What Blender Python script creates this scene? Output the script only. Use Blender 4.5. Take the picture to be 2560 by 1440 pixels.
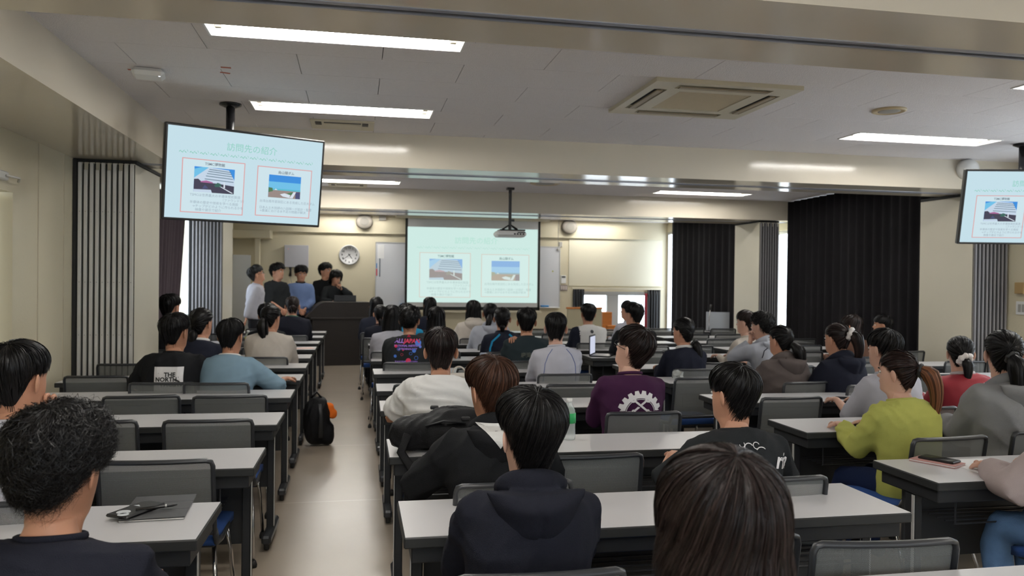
import bpy, bmesh, math, random
import numpy as np
from mathutils import Vector, Matrix
from mathutils.bvhtree import BVHTree
sc = bpy.context.scene
for o in list(bpy.data.objects): bpy.data.objects.remove(o)
COL = sc.collection
R_ = math.radians
rng = np.random.default_rng(7)

# ------------------------------------------------------------------ camera
F = 2000.0
def cam_axes(yaw, pitch, roll):
    cy, sy, cp, sp, cr, sr = math.cos(yaw), math.sin(yaw), math.cos(pitch), math.sin(pitch), math.cos(roll), math.sin(roll)
    fwd = np.array([sy*cp, cy*cp, sp]); right = np.array([cy, -sy, 0]); down = np.cross(fwd, right)
    return cr*right - sr*down, sr*right + cr*down, fwd
r2, d2, fw = cam_axes(R_(11.06), R_(-0.49), R_(0.67))
cd = bpy.data.cameras.new('camera'); cam = bpy.data.objects.new('camera', cd); COL.objects.link(cam)
cam.matrix_world = Matrix(((r2[0], -d2[0], -fw[0], 0), (r2[1], -d2[1], -fw[1], 0), (r2[2], -d2[2], -fw[2], 1.5), (0, 0, 0, 1)))
cd.sensor_width = 36; cd.lens = F/2560*36; cd.clip_start = 0.05; cd.clip_end = 200
cd.dof.use_dof = True; cd.dof.focus_distance = 2.9; cd.dof.aperture_fstop = 5.0
sc.camera = cam
# ------------------------------------------------------------------ world, exposure
w = bpy.data.worlds.new('world'); sc.world = w; w.use_nodes = True
bg = w.node_tree.nodes['Background']; bg.inputs[0].default_value = (0.80, 0.90, 1.0, 1); bg.inputs[1].default_value = 6.0
sc.view_settings.view_transform = 'Standard'; sc.view_settings.look = 'None'
sc.view_settings.exposure = 0.0; sc.view_settings.gamma = 1; sc.view_settings.use_curve_mapping = False
LAMP = 52.0
def pixray(u, v):
    d = r2*((u-1280)/F) + d2*((v-720)/F) + fw
    return d
def at_y(u, v, y):
    d = pixray(u, v); t = y/d[1]; return np.array([d[0]*t, y, 1.5+d[2]*t])

# ------------------------------------------------------------------ materials
MATS = {}
def mat(name, col, rough=.6, metal=0, bump=0, bscale=200, var=0, vscale=3, emit=None, es=1, alpha=None, spec=None, trans=0, stretch=None, coat=0):
    if name in MATS: return MATS[name]
    m = bpy.data.materials.new(name); m.use_nodes = True; nt = m.node_tree; b = nt.nodes['Principled BSDF']
    c = (*col, 1)
    b.inputs['Base Color'].default_value = c; b.inputs['Roughness'].default_value = rough; b.inputs['Metallic'].default_value = metal
    if spec is not None: b.inputs['Specular IOR Level'].default_value = spec
    if trans: b.inputs['Transmission Weight'].default_value = trans
    if coat: b.inputs['Coat Weight'].default_value = coat
    if emit: b.inputs['Emission Color'].default_value = (*emit, 1); b.inputs['Emission Strength'].default_value = es
    if alpha is not None: b.inputs['Alpha'].default_value = alpha
    tc = None
    if bump or var:
        tc = nt.nodes.new('ShaderNodeTexCoord'); mp = nt.nodes.new('ShaderNodeMapping'); nt.links.new(tc.outputs['Object'], mp.inputs[0])
        if stretch: mp.inputs['Scale'].default_value = stretch
    if bump:
        n = nt.nodes.new('ShaderNodeTexNoise'); n.inputs['Scale'].default_value = bscale; n.inputs['Detail'].default_value = 3
        nt.links.new(mp.outputs[0], n.inputs['Vector'])
        bp = nt.nodes.new('ShaderNodeBump'); bp.inputs['Strength'].default_value = bump; bp.inputs['Distance'].default_value = .01
        nt.links.new(n.outputs[0], bp.inputs['Height']); nt.links.new(bp.outputs[0], b.inputs['Normal'])
    if var:
        n = nt.nodes.new('ShaderNodeTexNoise'); n.inputs['Scale'].default_value = vscale; n.inputs['Detail'].default_value = 4
        nt.links.new(mp.outputs[0], n.inputs['Vector'])
        mx = nt.nodes.new('ShaderNodeMix'); mx.data_type = 'RGBA'
        mx.inputs[6].default_value = tuple(x*(1-var) for x in col)+(1,); mx.inputs[7].default_value = tuple(min(1, x*(1+var)) for x in col)+(1,)
        nt.links.new(n.outputs[0], mx.inputs[0]); nt.links.new(mx.outputs[2], b.inputs['Base Color'])
    MATS[name] = m; return m
def flat(name, col, es=1.0):
    """glowing picture colour for displays"""
    if name in MATS: return MATS[name]
    m = bpy.data.materials.new(name); m.use_nodes = True; nt = m.node_tree; nt.nodes.clear()
    e = nt.nodes.new('ShaderNodeEmission'); e.inputs[0].default_value = (*col, 1); e.inputs[1].default_value = es
    o = nt.nodes.new('ShaderNodeOutputMaterial'); nt.links.new(e.outputs[0], o.inputs[0]); MATS[name] = m; return m
def S(r, g, b):
    f = lambda c: ((c/255+.055)/1.055)**2.4 if c > 10 else c/255/12.92
    return (f(r), f(g), f(b))

WALL = mat('cream wall paint', (.66, .60, .44), .42, bump=.12, bscale=60, var=.04, vscale=1.2, spec=.35)
WALLG = mat('glossy cream beam paint', (.66, .60, .49), .13, bump=.012, bscale=30, var=.03, spec=.6)
CEIL = mat('ceiling board', (.80, .77, .77), .9, bump=.5, bscale=120, var=.05, vscale=40)
CEILD = mat('ceiling void', (.12, .12, .12), .9)
ALU = mat('aluminium', (.55, .55, .54), .35, metal=.85)
ALUM = mat('matt aluminium strip', (.62, .61, .58), .45, metal=.3, var=.08, vscale=6)
BLACKR = mat('black rubber', (.012, .012, .012), .7)
PANEL = mat('beige partition panel', (.60, .56, .45), .45, bump=.05, bscale=80, var=.05, vscale=2)
WHITE = mat('white enamel', (.82, .82, .80), .3)
CREAMP = mat('cream plastic', (.60, .55, .42), .45)
GREYP = mat('grey plastic', (.35, .34, .31), .6)
DKCHAR = mat('charcoal coated metal', (.022, .023, .025), .42, bump=.03, bscale=400, spec=.3)
CHARP = mat('charcoal plastic', (.026, .028, .032), .33, spec=.5)
LAM = mat('light grey laminate', (.56, .55, .56), .30, bump=.02, bscale=300, var=.02, vscale=4, spec=.5)
CHROME = mat('chrome', (.62, .62, .62), .18, metal=1)
BLUE = mat('blue seat fabric', (.018, .07, .26), .85, bump=.3, bscale=500, var=.15, vscale=60)
BLACKP = mat('black plastic', (.012, .012, .013), .35)
CURT = mat('black curtain cloth', (.010, .009, .0105), .85, spec=.15, bump=.2, bscale=300, var=.15, vscale=8)
CURTP = mat('dark plum curtain cloth', (.045, .028, .036), .8, bump=.2, bscale=300, var=.2, vscale=8)
CURTR = mat('pink lining cloth', (.45, .22, .25), .8)
WOODD = mat('dark brown lectern board', (.018, .014, .012), .5, spec=.3, bump=.05, bscale=30, var=.2, vscale=6, stretch=(1, 1, 8))
ORANGEW = mat('orange varnished wood', (.55, .19, .04), .4, var=.25, vscale=8, stretch=(1, 1, 6))
WBOARD = mat('whiteboard enamel', (.66, .67, .70), .18)
GLASS = mat('window glass', (.95, .97, 1), .02, alpha=.12)
RED = mat('red cloth', (.25, .01, .02), .7)
TUBE = flat('fluorescent tube glow', (1.0, .97, .92), LAMP)

def floor_mat():
    m = mat('beige vinyl floor', (.335, .278, .218), .22, var=.14, vscale=1.1, spec=.5)
    nt = m.node_tree; b = nt.nodes['Principled BSDF']
    tc = nt.nodes.new('ShaderNodeTexCoord'); n = nt.nodes.new('ShaderNodeTexNoise'); n.inputs['Scale'].default_value = 3; n.inputs['Detail'].default_value = 3
    nt.links.new(tc.outputs['Object'], n.inputs['Vector'])
    mr = nt.nodes.new('ShaderNodeMapRange'); mr.inputs[3].default_value = .24; mr.inputs[4].default_value = .34
    b.inputs['Roughness'].default_value = .24; nt.nodes.remove(n); nt.nodes.remove(mr)
    # faint welded joints of the sheets across the room
    sx = nt.nodes.new('ShaderNodeSeparateXYZ'); nt.links.new(tc.outputs['Object'], sx.inputs[0])
    md = nt.nodes.new('ShaderNodeMath'); md.operation = 'PINGPONG'; md.inputs[1].default_value = .92; nt.links.new(sx.outputs[1], md.inputs[0])
    lt = nt.nodes.new('ShaderNodeMath'); lt.operation = 'LESS_THAN'; lt.inputs[1].default_value = .003; nt.links.new(md.outputs[0], lt.inputs[0])
    mx = nt.nodes.new('ShaderNodeMix'); mx.data_type = 'RGBA'; src = b.inputs['Base Color'].links[0].from_socket
    nt.links.new(lt.outputs[0], mx.inputs[0]); nt.links.new(src, mx.inputs[6]); mx.inputs[7].default_value = (.47, .41, .34, 1); nt.links.new(mx.outputs[2], b.inputs['Base Color'])
    return m
FLOORM = floor_mat()
def mesh_cloth():
    """woven back net: tiny open cells"""
    m = bpy.data.materials.new('grey chair net'); m.use_nodes = True; nt = m.node_tree; b = nt.nodes['Principled BSDF']
    b.inputs['Base Color'].default_value = (.145, .15, .145, 1); b.inputs['Roughness'].default_value = .75
    tc = nt.nodes.new('ShaderNodeTexCoord'); out = nt.nodes['Material Output']
    sep = nt.nodes.new('ShaderNodeSeparateXYZ'); nt.links.new(tc.outputs['Object'], sep.inputs[0])
    def wave(sock, f):
        a = nt.nodes.new('ShaderNodeMath'); a.operation = 'MULTIPLY'; a.inputs[1].default_value = f; nt.links.new(sock, a.inputs[0])
        s = nt.nodes.new('ShaderNodeMath'); s.operation = 'SINE'; nt.links.new(a.outputs[0], s.inputs[0]); return s.outputs[0]
    p = nt.nodes.new('ShaderNodeMath'); p.operation = 'MULTIPLY'
    nt.links.new(wave(sep.outputs[0], 1500), p.inputs[0]); nt.links.new(wave(sep.outputs[2], 1100), p.inputs[1])
    g = nt.nodes.new('ShaderNodeMath'); g.operation = 'GREATER_THAN'; g.inputs[1].default_value = .38; nt.links.new(p.outputs[0], g.inputs[0])
    ml = nt.nodes.new('ShaderNodeMath'); ml.operation = 'MULTIPLY'; ml.inputs[1].default_value = .8; nt.links.new(g.outputs[0], ml.inputs[0])
    tr = nt.nodes.new('ShaderNodeBsdfTransparent'); mx = nt.nodes.new('ShaderNodeMixShader')
    nt.links.new(ml.outputs[0], mx.inputs[0]); nt.links.new(b.outputs[0], mx.inputs[1]); nt.links.new(tr.outputs[0], mx.inputs[2]); nt.links.new(mx.outputs[0], out.inputs[0])
    return m
NET = mesh_cloth()

# ------------------------------------------------------------------ mesh builder
class MB:
    def __init__(s): s.v = []; s.f = []; s.m = []; s.n = 0
    def add(s, verts, faces, mi=0):
        b = s.n; s.v.extend([tuple(map(float, p)) for p in verts]); s.n += len(verts)
        s.f.extend([tuple(i+b for i in f) for f in faces]); s.m.extend([mi]*len(faces)); return s
    def box(s, x0, x1, y0, y1, z0, z1, mi=0, bev=0, M=None):
        if bev <= 0:
            V = [(x, y, z) for x in (x0, x1) for y in (y0, y1) for z in (z0, z1)]
            Fc = [(0, 1, 3, 2), (4, 6, 7, 5), (0, 4, 5, 1), (2, 3, 7, 6), (0, 2, 6, 4), (1, 5, 7, 3)]
        else:
            c = [(x0+x1)/2, (y0+y1)/2, (z0+z1)/2]; h = [(x1-x0)/2, (y1-y0)/2, (z1-z0)/2]; bev = min(bev, min(h)*.95); V = []; idx = {}
            for sx in (-1, 1):
                for sy in (-1, 1):
                    for sz in (-1, 1):
                        for a in range(3):
                            q = [h[0]-bev, h[1]-bev, h[2]-bev]; q[a] = h[a]
                            idx[(sx, sy, sz, a)] = len(V); V.append((c[0]+sx*q[0], c[1]+sy*q[1], c[2]+sz*q[2]))
            I = lambda sx, sy, sz, a: idx[(sx, sy, sz, a)]; Fc = []
            def q4(l, flip): Fc.append(tuple(l[::-1] if flip else l))
            for sg in (-1, 1):
                q4([I(sg, -1, -1, 0), I(sg, 1, -1, 0), I(sg, 1, 1, 0), I(sg, -1, 1, 0)], sg < 0)
                q4([I(-1, sg, -1, 1), I(-1, sg, 1, 1), I(1, sg, 1, 1), I(1, sg, -1, 1)], sg < 0)
                q4([I(-1, -1, sg, 2), I(1, -1, sg, 2), I(1, 1, sg, 2), I(-1, 1, sg, 2)], sg < 0)
                for t in (-1, 1):
                    q4([I(sg, t, -1, 0), I(sg, t, -1, 1), I(sg, t, 1, 1), I(sg, t, 1, 0)], sg*t > 0)
                    q4([I(sg, -1, t, 0), I(sg, 1, t, 0), I(sg, 1, t, 2), I(sg, -1, t, 2)], sg*t < 0)
                    q4([I(-1, sg, t, 1), I(-1, sg, t, 2), I(1, sg, t, 2), I(1, sg, t, 1)], sg*t > 0)
            for sx in (-1, 1):
                for sy in (-1, 1):
                    for sz in (-1, 1): q4([I(sx, sy, sz, 0), I(sx, sy, sz, 1), I(sx, sy, sz, 2)], sx*sy*sz < 0)
        if M is not None: V = [tuple(M @ Vector(p)) for p in V]
        return s.add(V, Fc, mi)
    def tube(s, path, rad, n=8, mi=0, caps=True, flatr=1.0, up=None):
        v, f = tube_vf(path, rad, n, caps, flatr, up); return s.add(v, f, mi)
    def lathe(s, prof, n=24, c=(0, 0, 0), mi=0, M=None):
        V = []; Fc = []
        for r, z in prof:
            for k in range(n):
                a = 2*math.pi*k/n; V.append((r*math.cos(a), r*math.sin(a), z))
        for i in range(len(prof)-1):
            for k in range(n): Fc.append((i*n+k, i*n+(k+1) % n, (i+1)*n+(k+1) % n, (i+1)*n+k))
        if prof[0][0] > 1e-6: Fc.append(tuple(range(n))[::-1])
        if prof[-1][0] > 1e-6: Fc.append(tuple((len(prof)-1)*n+k for k in range(n)))
        if M is not None: V = [tuple(M @ Vector(p)) for p in V]
        V = [(p[0]+c[0], p[1]+c[1], p[2]+c[2]) for p in V]
        return s.add(V, Fc, mi)
    def build(s, name, mats, parent=None, smooth=False, label=None):
        me = bpy.data.meshes.new(name); me.from_pydata(s.v, [], s.f)
        if not isinstance(mats, (list, tuple)): mats = [mats]
        for m in mats: me.materials.append(m)
        if len(mats) > 1: me.polygons.foreach_set('material_index', s.m)
        if smooth: me.polygons.foreach_set('use_smooth', [True]*len(me.polygons))
        me.update(); o = bpy.data.objects.new(name, me); COL.objects.link(o)
        if parent: o.parent = parent
        if label: o['label'] = label
        return o
def unit(a): return a/(np.linalg.norm(a, axis=-1, keepdims=True)+1e-12)
def tube_vf(path, rad, n=8, caps=True, flatr=1.0, up=None):
    P = np.array(path, float); K = len(P); rad = np.broadcast_to(np.array(rad, float), (K,)) if np.ndim(rad) < 2 else np.array(rad, float)
    T = np.gradient(P, axis=0); T = unit(T)
    u = np.array(up if up is not None else (0, 0, 1.0))
    if abs(T[0] @ u) > .9: u = np.array([0, 1.0, 0]) if abs(T[0][1]) < .9 else np.array([1.0, 0, 0])
    V = []; 
    for i in range(K):
        u = u - T[i]*(u @ T[i]); u = unit(u); b = np.cross(T[i], u)
        ra, rb = (rad[i] if rad.ndim == 2 else (rad[i], rad[i]*flatr))
        for k in range(n):
            a = 2*math.pi*k/n; V.append(P[i]+b*ra*math.cos(a)+u*rb*math.sin(a))
    Fc = [(i*n+k, i*n+(k+1) % n, (i+1)*n+(k+1) % n, (i+1)*n+k) for i in range(K-1) for k in range(n)]
    if caps: Fc.append(tuple(range(n))[::-1]); Fc.append(tuple((K-1)*n+k for k in range(n)))
    return V, Fc
def empty(name, loc=(0, 0, 0), rz=0, s=1):
    o = bpy.data.objects.new(name, None); COL.objects.link(o); o.location = loc; o.rotation_euler = (0, 0, rz); o.scale = (s, s, s); o.empty_display_size = .1; return o
def tag(o, label, cat, group=None):
    o['label'] = label; o['category'] = cat
    if group: o['group'] = group
    return o
def struct(o, label=None):
    o['kind'] = 'structure'
    if label: o['label'] = label
    return o
def dup(root, loc, rz=0):
    r = root.copy(); COL.objects.link(r); r.location = loc; r.rotation_euler = (0, 0, rz)
    for ch in root.children:
        c = ch.copy(); COL.objects.link(c); c.parent = r
        for g in ch.children:
            d = g.copy(); COL.objects.link(d); d.parent = c
    return r
def text_vf(body, size=1, align='CENTER', bold=0.0):
    cu = bpy.data.curves.new('t', 'FONT'); cu.body = body; cu.size = size; cu.align_x = align; cu.align_y = 'CENTER'; cu.resolution_u = 2; cu.offset = bold
    o = bpy.data.objects.new('t', cu); COL.objects.link(o); dg = bpy.context.evaluated_depsgraph_get(); dg.update()
    me = bpy.data.meshes.new_from_object(o.evaluated_get(dg))
    v = [tuple(x.co) for x in me.vertices]; f = [tuple(p.vertices) for p in me.polygons]
    bpy.data.objects.remove(o); bpy.data.curves.remove(cu); bpy.data.meshes.remove(me); return v, f
def rect_sub(rects, holes):
    out = list(rects)
    for (a, b, c, d) in holes:
        nx = []
        for (x0, x1, y0, y1) in out:
            if a >= x1 or b <= x0 or c >= y1 or d <= y0: nx.append((x0, x1, y0, y1)); continue
            if c > y0: nx.append((x0, x1, y0, c))
            if d < y1: nx.append((x0, x1, d, y1))
            yy0, yy1 = max(y0, c), min(y1, d)
            if a > x0: nx.append((x0, a, yy0, yy1))
            if b < x1: nx.append((b, x1, yy0, yy1))
        out = nx
    return out

# ------------------------------------------------------------------ room shell
XL, XR, YB, YF, ZC, ZB = -2.36, 6.86, -3.2, 16.5, 2.8, 2.5
struct(MB().box(XL-.3, XR+.3, YB, YF+.2, -.1, 0).build('floor', FLOORM), 'beige polished vinyl floor')
LX = ((-.77, .567), (4.2, 5.60))
LY = {1: (-1.6, .2, 1.75), 2: (4.215, 6.13), 3: (8.9, 10.68), 4: (13.3, 15.80)}
FIX = [(a, b, y, y+.30) for r in LY.values() for y in r for a, b in LX]
AC = (1.96, 2.76, 4.90, 5.70)
cb = MB()
for r in rect_sub([(XL, XR, YB, 2.62), (XL, XR, 7.9, 11.5), (XL, XR, 12.45, YF)], FIX): cb.box(r[0], r[1], r[2], r[3], ZC, ZC+.02)
ceiling = struct(cb.build('ceiling', CEIL), 'grey-white ceiling board')
struct(MB().box(XL-.3, XR+.3, YB, YF+.2, ZC+.14, ZC+.2).build('ceiling_slab', CEILD))
# ceiling boards of the second bay, one by one, running bond
row = 0; y = 3.435
ys = [3.435+.4555*i for i in range(9)]
for i, y0 in enumerate(ys):
    off = .14 if i % 2 == 0 else .63
    k0 = int((-1.62-off)/.98)-1
    for k in range(k0, 12):
        x0, x1 = max(off+.98*k, -1.62), min(off+.98*(k+1), XR); y1 = min(y0+.4555, 7.25)
        if x1-x0 < .03 or y1-y0 < .03: continue
        t = MB()
        for r in rect_sub([(x0+.0022, x1-.0022, y0+.0018, y1-.0018)], FIX+[AC]): t.box(r[0], r[1], r[2], r[3], ZC, ZC+.012)
        if t.n: t.build('ceiling_tile', CEIL, ceiling)
# cross beams (folding partition tracks in the soffit)
for y0, y1 in ((2.61, 3.335), (7.2, 7.9), (11.5, 12.45)):
    ym = y0+.39
    b = MB().box(XL-.02, XR, y0, ym-.04, ZB, ZC+.1).box(XL-.02, XR, ym+.026, y1, ZB, ZC+.1).box(XL-.02, XR, ym-.04, ym+.026, ZB+.02, ZC+.1)
    be = struct(b.build('ceiling_beam', WALLG), 'cream cross beam with a partition track')
    MB().box(XL+.05, XR, ym-.040, ym-.014, ZB-.006, ZB+.02, bev=.003).box(XL+.05, XR, ym+.014, ym+.026, ZB-.008, ZB+.02, bev=.002).build('track', mat('track aluminium', (.33, .34, .38), .3, metal=.7), be)
# long beam along the left wall, front bay only
struct(MB().box(XL-.02, -1.61, YB, 7.2, ZB, ZC+.1).build('ceiling_beam', WALLG), 'cream beam along the left wall')
struct(MB().box(XL-.02, -1.95, 7.9, 11.5, ZB+.05, ZC+.1).build('ceiling_beam', WALL), 'cream beam over the left windows')
def wall_x(name, xa, xb, y0, y1, holes, z1=ZC+.1):
    b = MB()
    for r in rect_sub([(y0, y1, 0, z1)], holes): b.box(xa, xb, r[0], r[1], r[2], r[3])
    return struct(b.build(name, WALL))
wall_x('wall_left', XL-.2, XL, YB, YF, [(8.6, 12.6, .9, 2.45), (12.9, 13.6, .9, 2.4), (5.0, 6.17, 0, 2.08)])
wall_x('wall_right', XR, XR+.2, YB, YF, [(3.6, 6.6, .85, 2.35), (8.2, 12.35, .5, 2.38), (12.45, YF+.5, 0, 2.9)])
b = MB()
for r in rect_sub([(12.45, YF, 0, ZC+.1)], [(12.9, YF-.02, .3, 2.6)]): b.box(6.66, 6.70, r[0], r[1], r[2], r[3])
struct(b.build('wall_right', WALL), 'thin inner wall around the farthest right window')
b = MB()
for r in rect_sub([(XL-.2, 6.70, 0, ZC+.1)], [(4.70, 6.32, .38, 1.30)]): b.box(r[0], r[1], YF, YF+.2, r[2], r[3])
struct(b.build('wall_front', WALL))
b = MB()
for r in rect_sub([(XL-.2, XR+.2, 0, ZC+.1)], [(-1.8, .4, .9, 2.4), (1.2, 3.4, .9, 2.4), (4.2, 6.4, .9, 2.4)]): b.box(r[0], r[1], YB-.2, YB, r[2], r[3])
struct(b.build('wall_back', WALL))
# seams of the wall lining boards left, door recess and closer
for yy in (6.62, 7.16): struct(MB().box(XL, XL+.006, yy-.004, yy+.004, 0, ZB, bev=.001).build('trim_1', mat('wall joint', (.52, .46, .34), .6)))
d1 = struct(MB().box(XL-.14, XL-.10, 5.02, 6.15, 0, 2.06, bev=.004).build('door_1', mat('cream door leaf', (.60, .54, .38), .5)), 'cream door at the left edge')
dc = tag(empty('door_closer', (XL, 5.86, 2.17)), 'metal door closer above the cream door at the left edge', 'door closer')
MB().box(.0, .05, -.12, .12, -.03, .03, bev=.008).build('closer_body', ALUM, dc)
MB().tube([(.055, .06, 0), (.09, .18, -.005), (.05, .27, -.02)], .008, 6).build('arm', ALUM, dc, True)
# front wall ledge + upper board, left corner box and pillar
struct(MB().box(XL, 6.5, YF-.07, YF, 2.43, ZC).build('trim_2', WALL), 'upper wall band above the whiteboards')
struct(MB().box(4.45, 6.55, YF-.02, YF, 1.42, 2.43).build('trim_3', mat('pale cream board', (.70, .66, .52), .5, var=.03)), 'pale board over the hatch window')
struct(MB().box(XL, -1.62, YF-.5, YF-.02, 2.27, 2.43, bev=.01).build('trim_4', WALL), 'small cream ledge in the front left corner')
struct(MB().box(-1.93, -1.83, YF-.35, YF-.22, 0, 2.30, bev=.01).build('trim_5', WALL), 'slim cream post below the corner ledge')

# windows in the side walls
def window(n, x, y0, y1, z0, z1, mull=3):
    s = 1 if x > 0 else -1
    e = struct(empty('window_%d' % n, (x, (y0+y1)/2, z0)))
    h = (y1-y0)/2; H = z1-z0; f = MB()
    for a, b, c, d in ((-h, h, 0, .05), (-h, h, H-.05, H), (-h, -h+.05, .05, H-.05), (h-.05, h, .05, H-.05)): f.box(.06*s if s > 0 else -.12, .12 if s > 0 else -.06, a, b, c, d, bev=.004)
    for k in range(1, mull): yy = -h+2*h*k/mull; f.box(.06 if s > 0 else -.12, .12 if s > 0 else -.06, yy-.025, yy+.025, .05, H-.05)
    f.build('window_frame', ALU, e); MB().box(s*.085-.003, s*.085+.003, -h+.05, h-.05, .05, H-.05).build('pane', GLASS, e)
window(1, XR, 3.6, 6.6, .85, 2.35); window(2, XR, 8.2, 12.35, .5, 2.38, 4); window(3, 6.60, 12.9, YF-.02, .3, 2.6)
window(4, XL, 8.6, 12.6, .9, 2.45); window(5, XL, 12.9, 13.6, .9, 2.4, 2)
for n_, xx in ((7, -.7), (8, 2.3), (9, 5.3)):  # unseen rear windows, added to bring daylight onto ceiling and near beam
    e = struct(empty('window_%d' % n_, (xx, YB-.1, .9))); f = MB()
    for a, b, c, d in ((-1.1, 1.1, 0, .05), (-1.1, 1.1, 1.45, 1.5), (-1.1, -1.05, .05, 1.45), (1.05, 1.1, .05, 1.45), (-.03, .03, .05, 1.45)): f.box(a, b, -.03, .03, c, d, bev=.004)
    f.build('window_frame', ALU, e); MB().box(-1.05, 1.05, -.003, .003, .05, 1.45).build('pane', GLASS, e)
# hatch window in the front wall with its two lit panes
e = struct(empty('window_6', (5.51, YF, .38)), 'low sliding window in the front wall')
f = MB()
for a, b, c, d in ((-.81, .81, .84, .92), (-.81, -.77, 0, .84), (.73, .81, 0, .84), (-.81, .81, 0, .03), (-.20, .06, .03, .84)): f.box(a, b, .0, .08, c, d, bev=.005)
f.build('window_frame', mat('grey sash', (.42, .42, .40), .5), e)
MB().box(-.77, -.20, .04, .046, .03, .84).build('pane', GLASS, e); MB().box(.06, .73, .03, .036, .03, .84).build('pane', GLASS, e)
cr = tag(empty('curtain_rail', (5.53, YF-.06, 1.36)), 'pale curtain rail over the low front window', 'curtain rail')
MB().box(-1.02, 1.02, -.03, .03, -.015, .02, bev=.005).build('rail', CREAMP, cr)
def curtain(name, p0, p1, z0, z1, m, label, waves=14, amp=.035, top=None, n=160, lean=0, cat='curtain'):
    p0 = np.array(p0, float); p1 = np.array(p1, float); d = p1-p0; L = np.linalg.norm(d); d /= L; nn = np.array([-d[1], d[0]]); mb = MB(); V = []; ph = rng.random(3)*6
    zs = np.linspace(z0, z1, 7)
    for side in (0, 1):
        for j, z in enumerate(zs):
            tz = (z-z0)/(z1-z0)
            for i in range(n+1):
                t = i/n; a = amp*(math.sin(t*waves*2*math.pi+ph[0]+.5*math.sin(t*9+ph[1])*(1.3-tz))+.35*math.sin(t*waves*5.1+ph[2]))*(1.1-.35*tz)
                q = p0+d*(L*t+lean*(1-tz)*(1 if lean < 0 else 1)*t)+nn*(a+side*.004); V.append((q[0], q[1], z))
    W = n+1; Fc = []; off = len(zs)*W
    for j in range(len(zs)-1):
        for i in range(n):
            a = j*W+i; Fc.append((a, a+1, a+W+1, a+W)); Fc.append((off+a, off+a+W, off+a+W+1, off+a+1))
    for j in range(len(zs)-1):
        for i in (0, n): a = j*W+i; Fc.append((a, a+W, off+a+W, off+a))
    for i in range(n):
        for j in (0, len(zs)-1): a = j*W+i; Fc.append((a, a+1, off+a+1, off+a))
    o = mb.add(V, Fc).build(name, m, None, True)
    return tag(o, label, cat)
curtain('curtain', (6.66, 11.5), (6.56, 8.02), .03, 2.79, CURT, 'floor-length black curtain, the wide one behind the right-hand rows', 19, .03, n=220)
curtain('curtain', (6.50, 15.86), (6.46, 12.7), .04, 2.79, CURT, 'black curtain right of the low window, nearest the front wall', 12, .03)
curtain('curtain', (-2.20, 8.35), (-2.22, 11.20), .2, 2.5, CURTP, 'dark plum curtain behind the left folded partition', 16, .03, lean=-.70)
curtain('curtain', (4.53, YF-.08), (4.78, YF-.08), .95, 1.345, BLACKP, 'short black curtain at the left end of the low front window', 4, .015, n=40)
curtain('curtain', (6.20, YF-.08), (6.50, YF-.08), .36, 1.345, BLACKP, 'black curtain gathered at the right end of the low front window', 5, .018, n=40)
curtain('curtain', (6.13, YF-.09), (6.19, YF-.09), .45, 1.27, RED, 'red lining strip beside the gathered black front curtain', 2, .008, n=16)

# folding partitions stacked at the walls
ALUD = mat('dark grey panel edge', (.15, .145, .15), .45, metal=.2)
ALUL = mat('light grey hinge line', (.38, .37, .38), .4, metal=.3)
def partition(x0, x1, n, y0, y1, z1, label, sgn, dark=False):
    e = tag(empty('folding_partition', ((x0+x1)/2, y0, 0)), label, 'partition', 'folded partitions stacked by the walls')
    w_ = (x1-x0)/n; xm = (x0+x1)/2
    order = range(n)
    for k in order:
        a = x0-xm+k*w_; last = (k == (n-1 if sgn > 0 else 0))
        p = MB().box(a+.004, a+w_-.004, .02, y1-y0, .03, z1-.03, bev=.003).build('panel', PANEL, e)
        hh = 0 if (k % 2 == 0 or last) else .06
        MB().box(a+w_*.20, a+w_*.80, 0, .022, .03, z1-.035-hh, bev=.002).build('edge_strip', ALUD if dark else ALUM, p)
        if dark: MB().box(a+w_*.40, a+w_*.58, -.004, .0, .03, z1-.04).build('hinge_line', ALUL, p)
        (k == 0 and sgn < 0) or MB().box(a-.003, a+.004, .006, y1-y0-.01, .05, z1-.05).build('seal', BLACKR, p)
        MB().box(a, a+w_, .0205, .0225, .035, z1-.04).build('seal', BLACKR, p)
        for zz in (.5, 1.0, 1.45, 2.05): MB().tube([(a+w_*.5, -.002, zz), (a+w_*.5, .004, zz)], .003, 6).build('rivet', DKCHAR, p) if n > 9 else None
    MB().box(x0-xm-.01, x1-xm+.01, .03, y1-y0-.02, z1-.03, z1-.003).build('head_rail', BLACKR, e)
    if sgn > 0: MB().box(x0-xm-.03, x0-xm-.004, -.0, .05, .02, z1-.005).build('jamb', BLACKR, e)
    return e
partition(-2.325, -1.87, 10, 7.36, 8.28, 2.5, 'folded partition of grey-edged panels at the left wall, nearest', 1)
partition(6.41, 6.83, 9, 7.36, 8.2, 2.5, 'folded partition behind the right-hand hanging display', -1, True)
partition(-2.21, -1.80, 9, 11.56, 12.5, 2.5, 'folded partition in the far left, behind the hanging display', 1, True)
partition(6.21, 6.54, 8, 11.56, 12.42, 2.5, 'folded partition between the two black curtains', -1, True)

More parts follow.
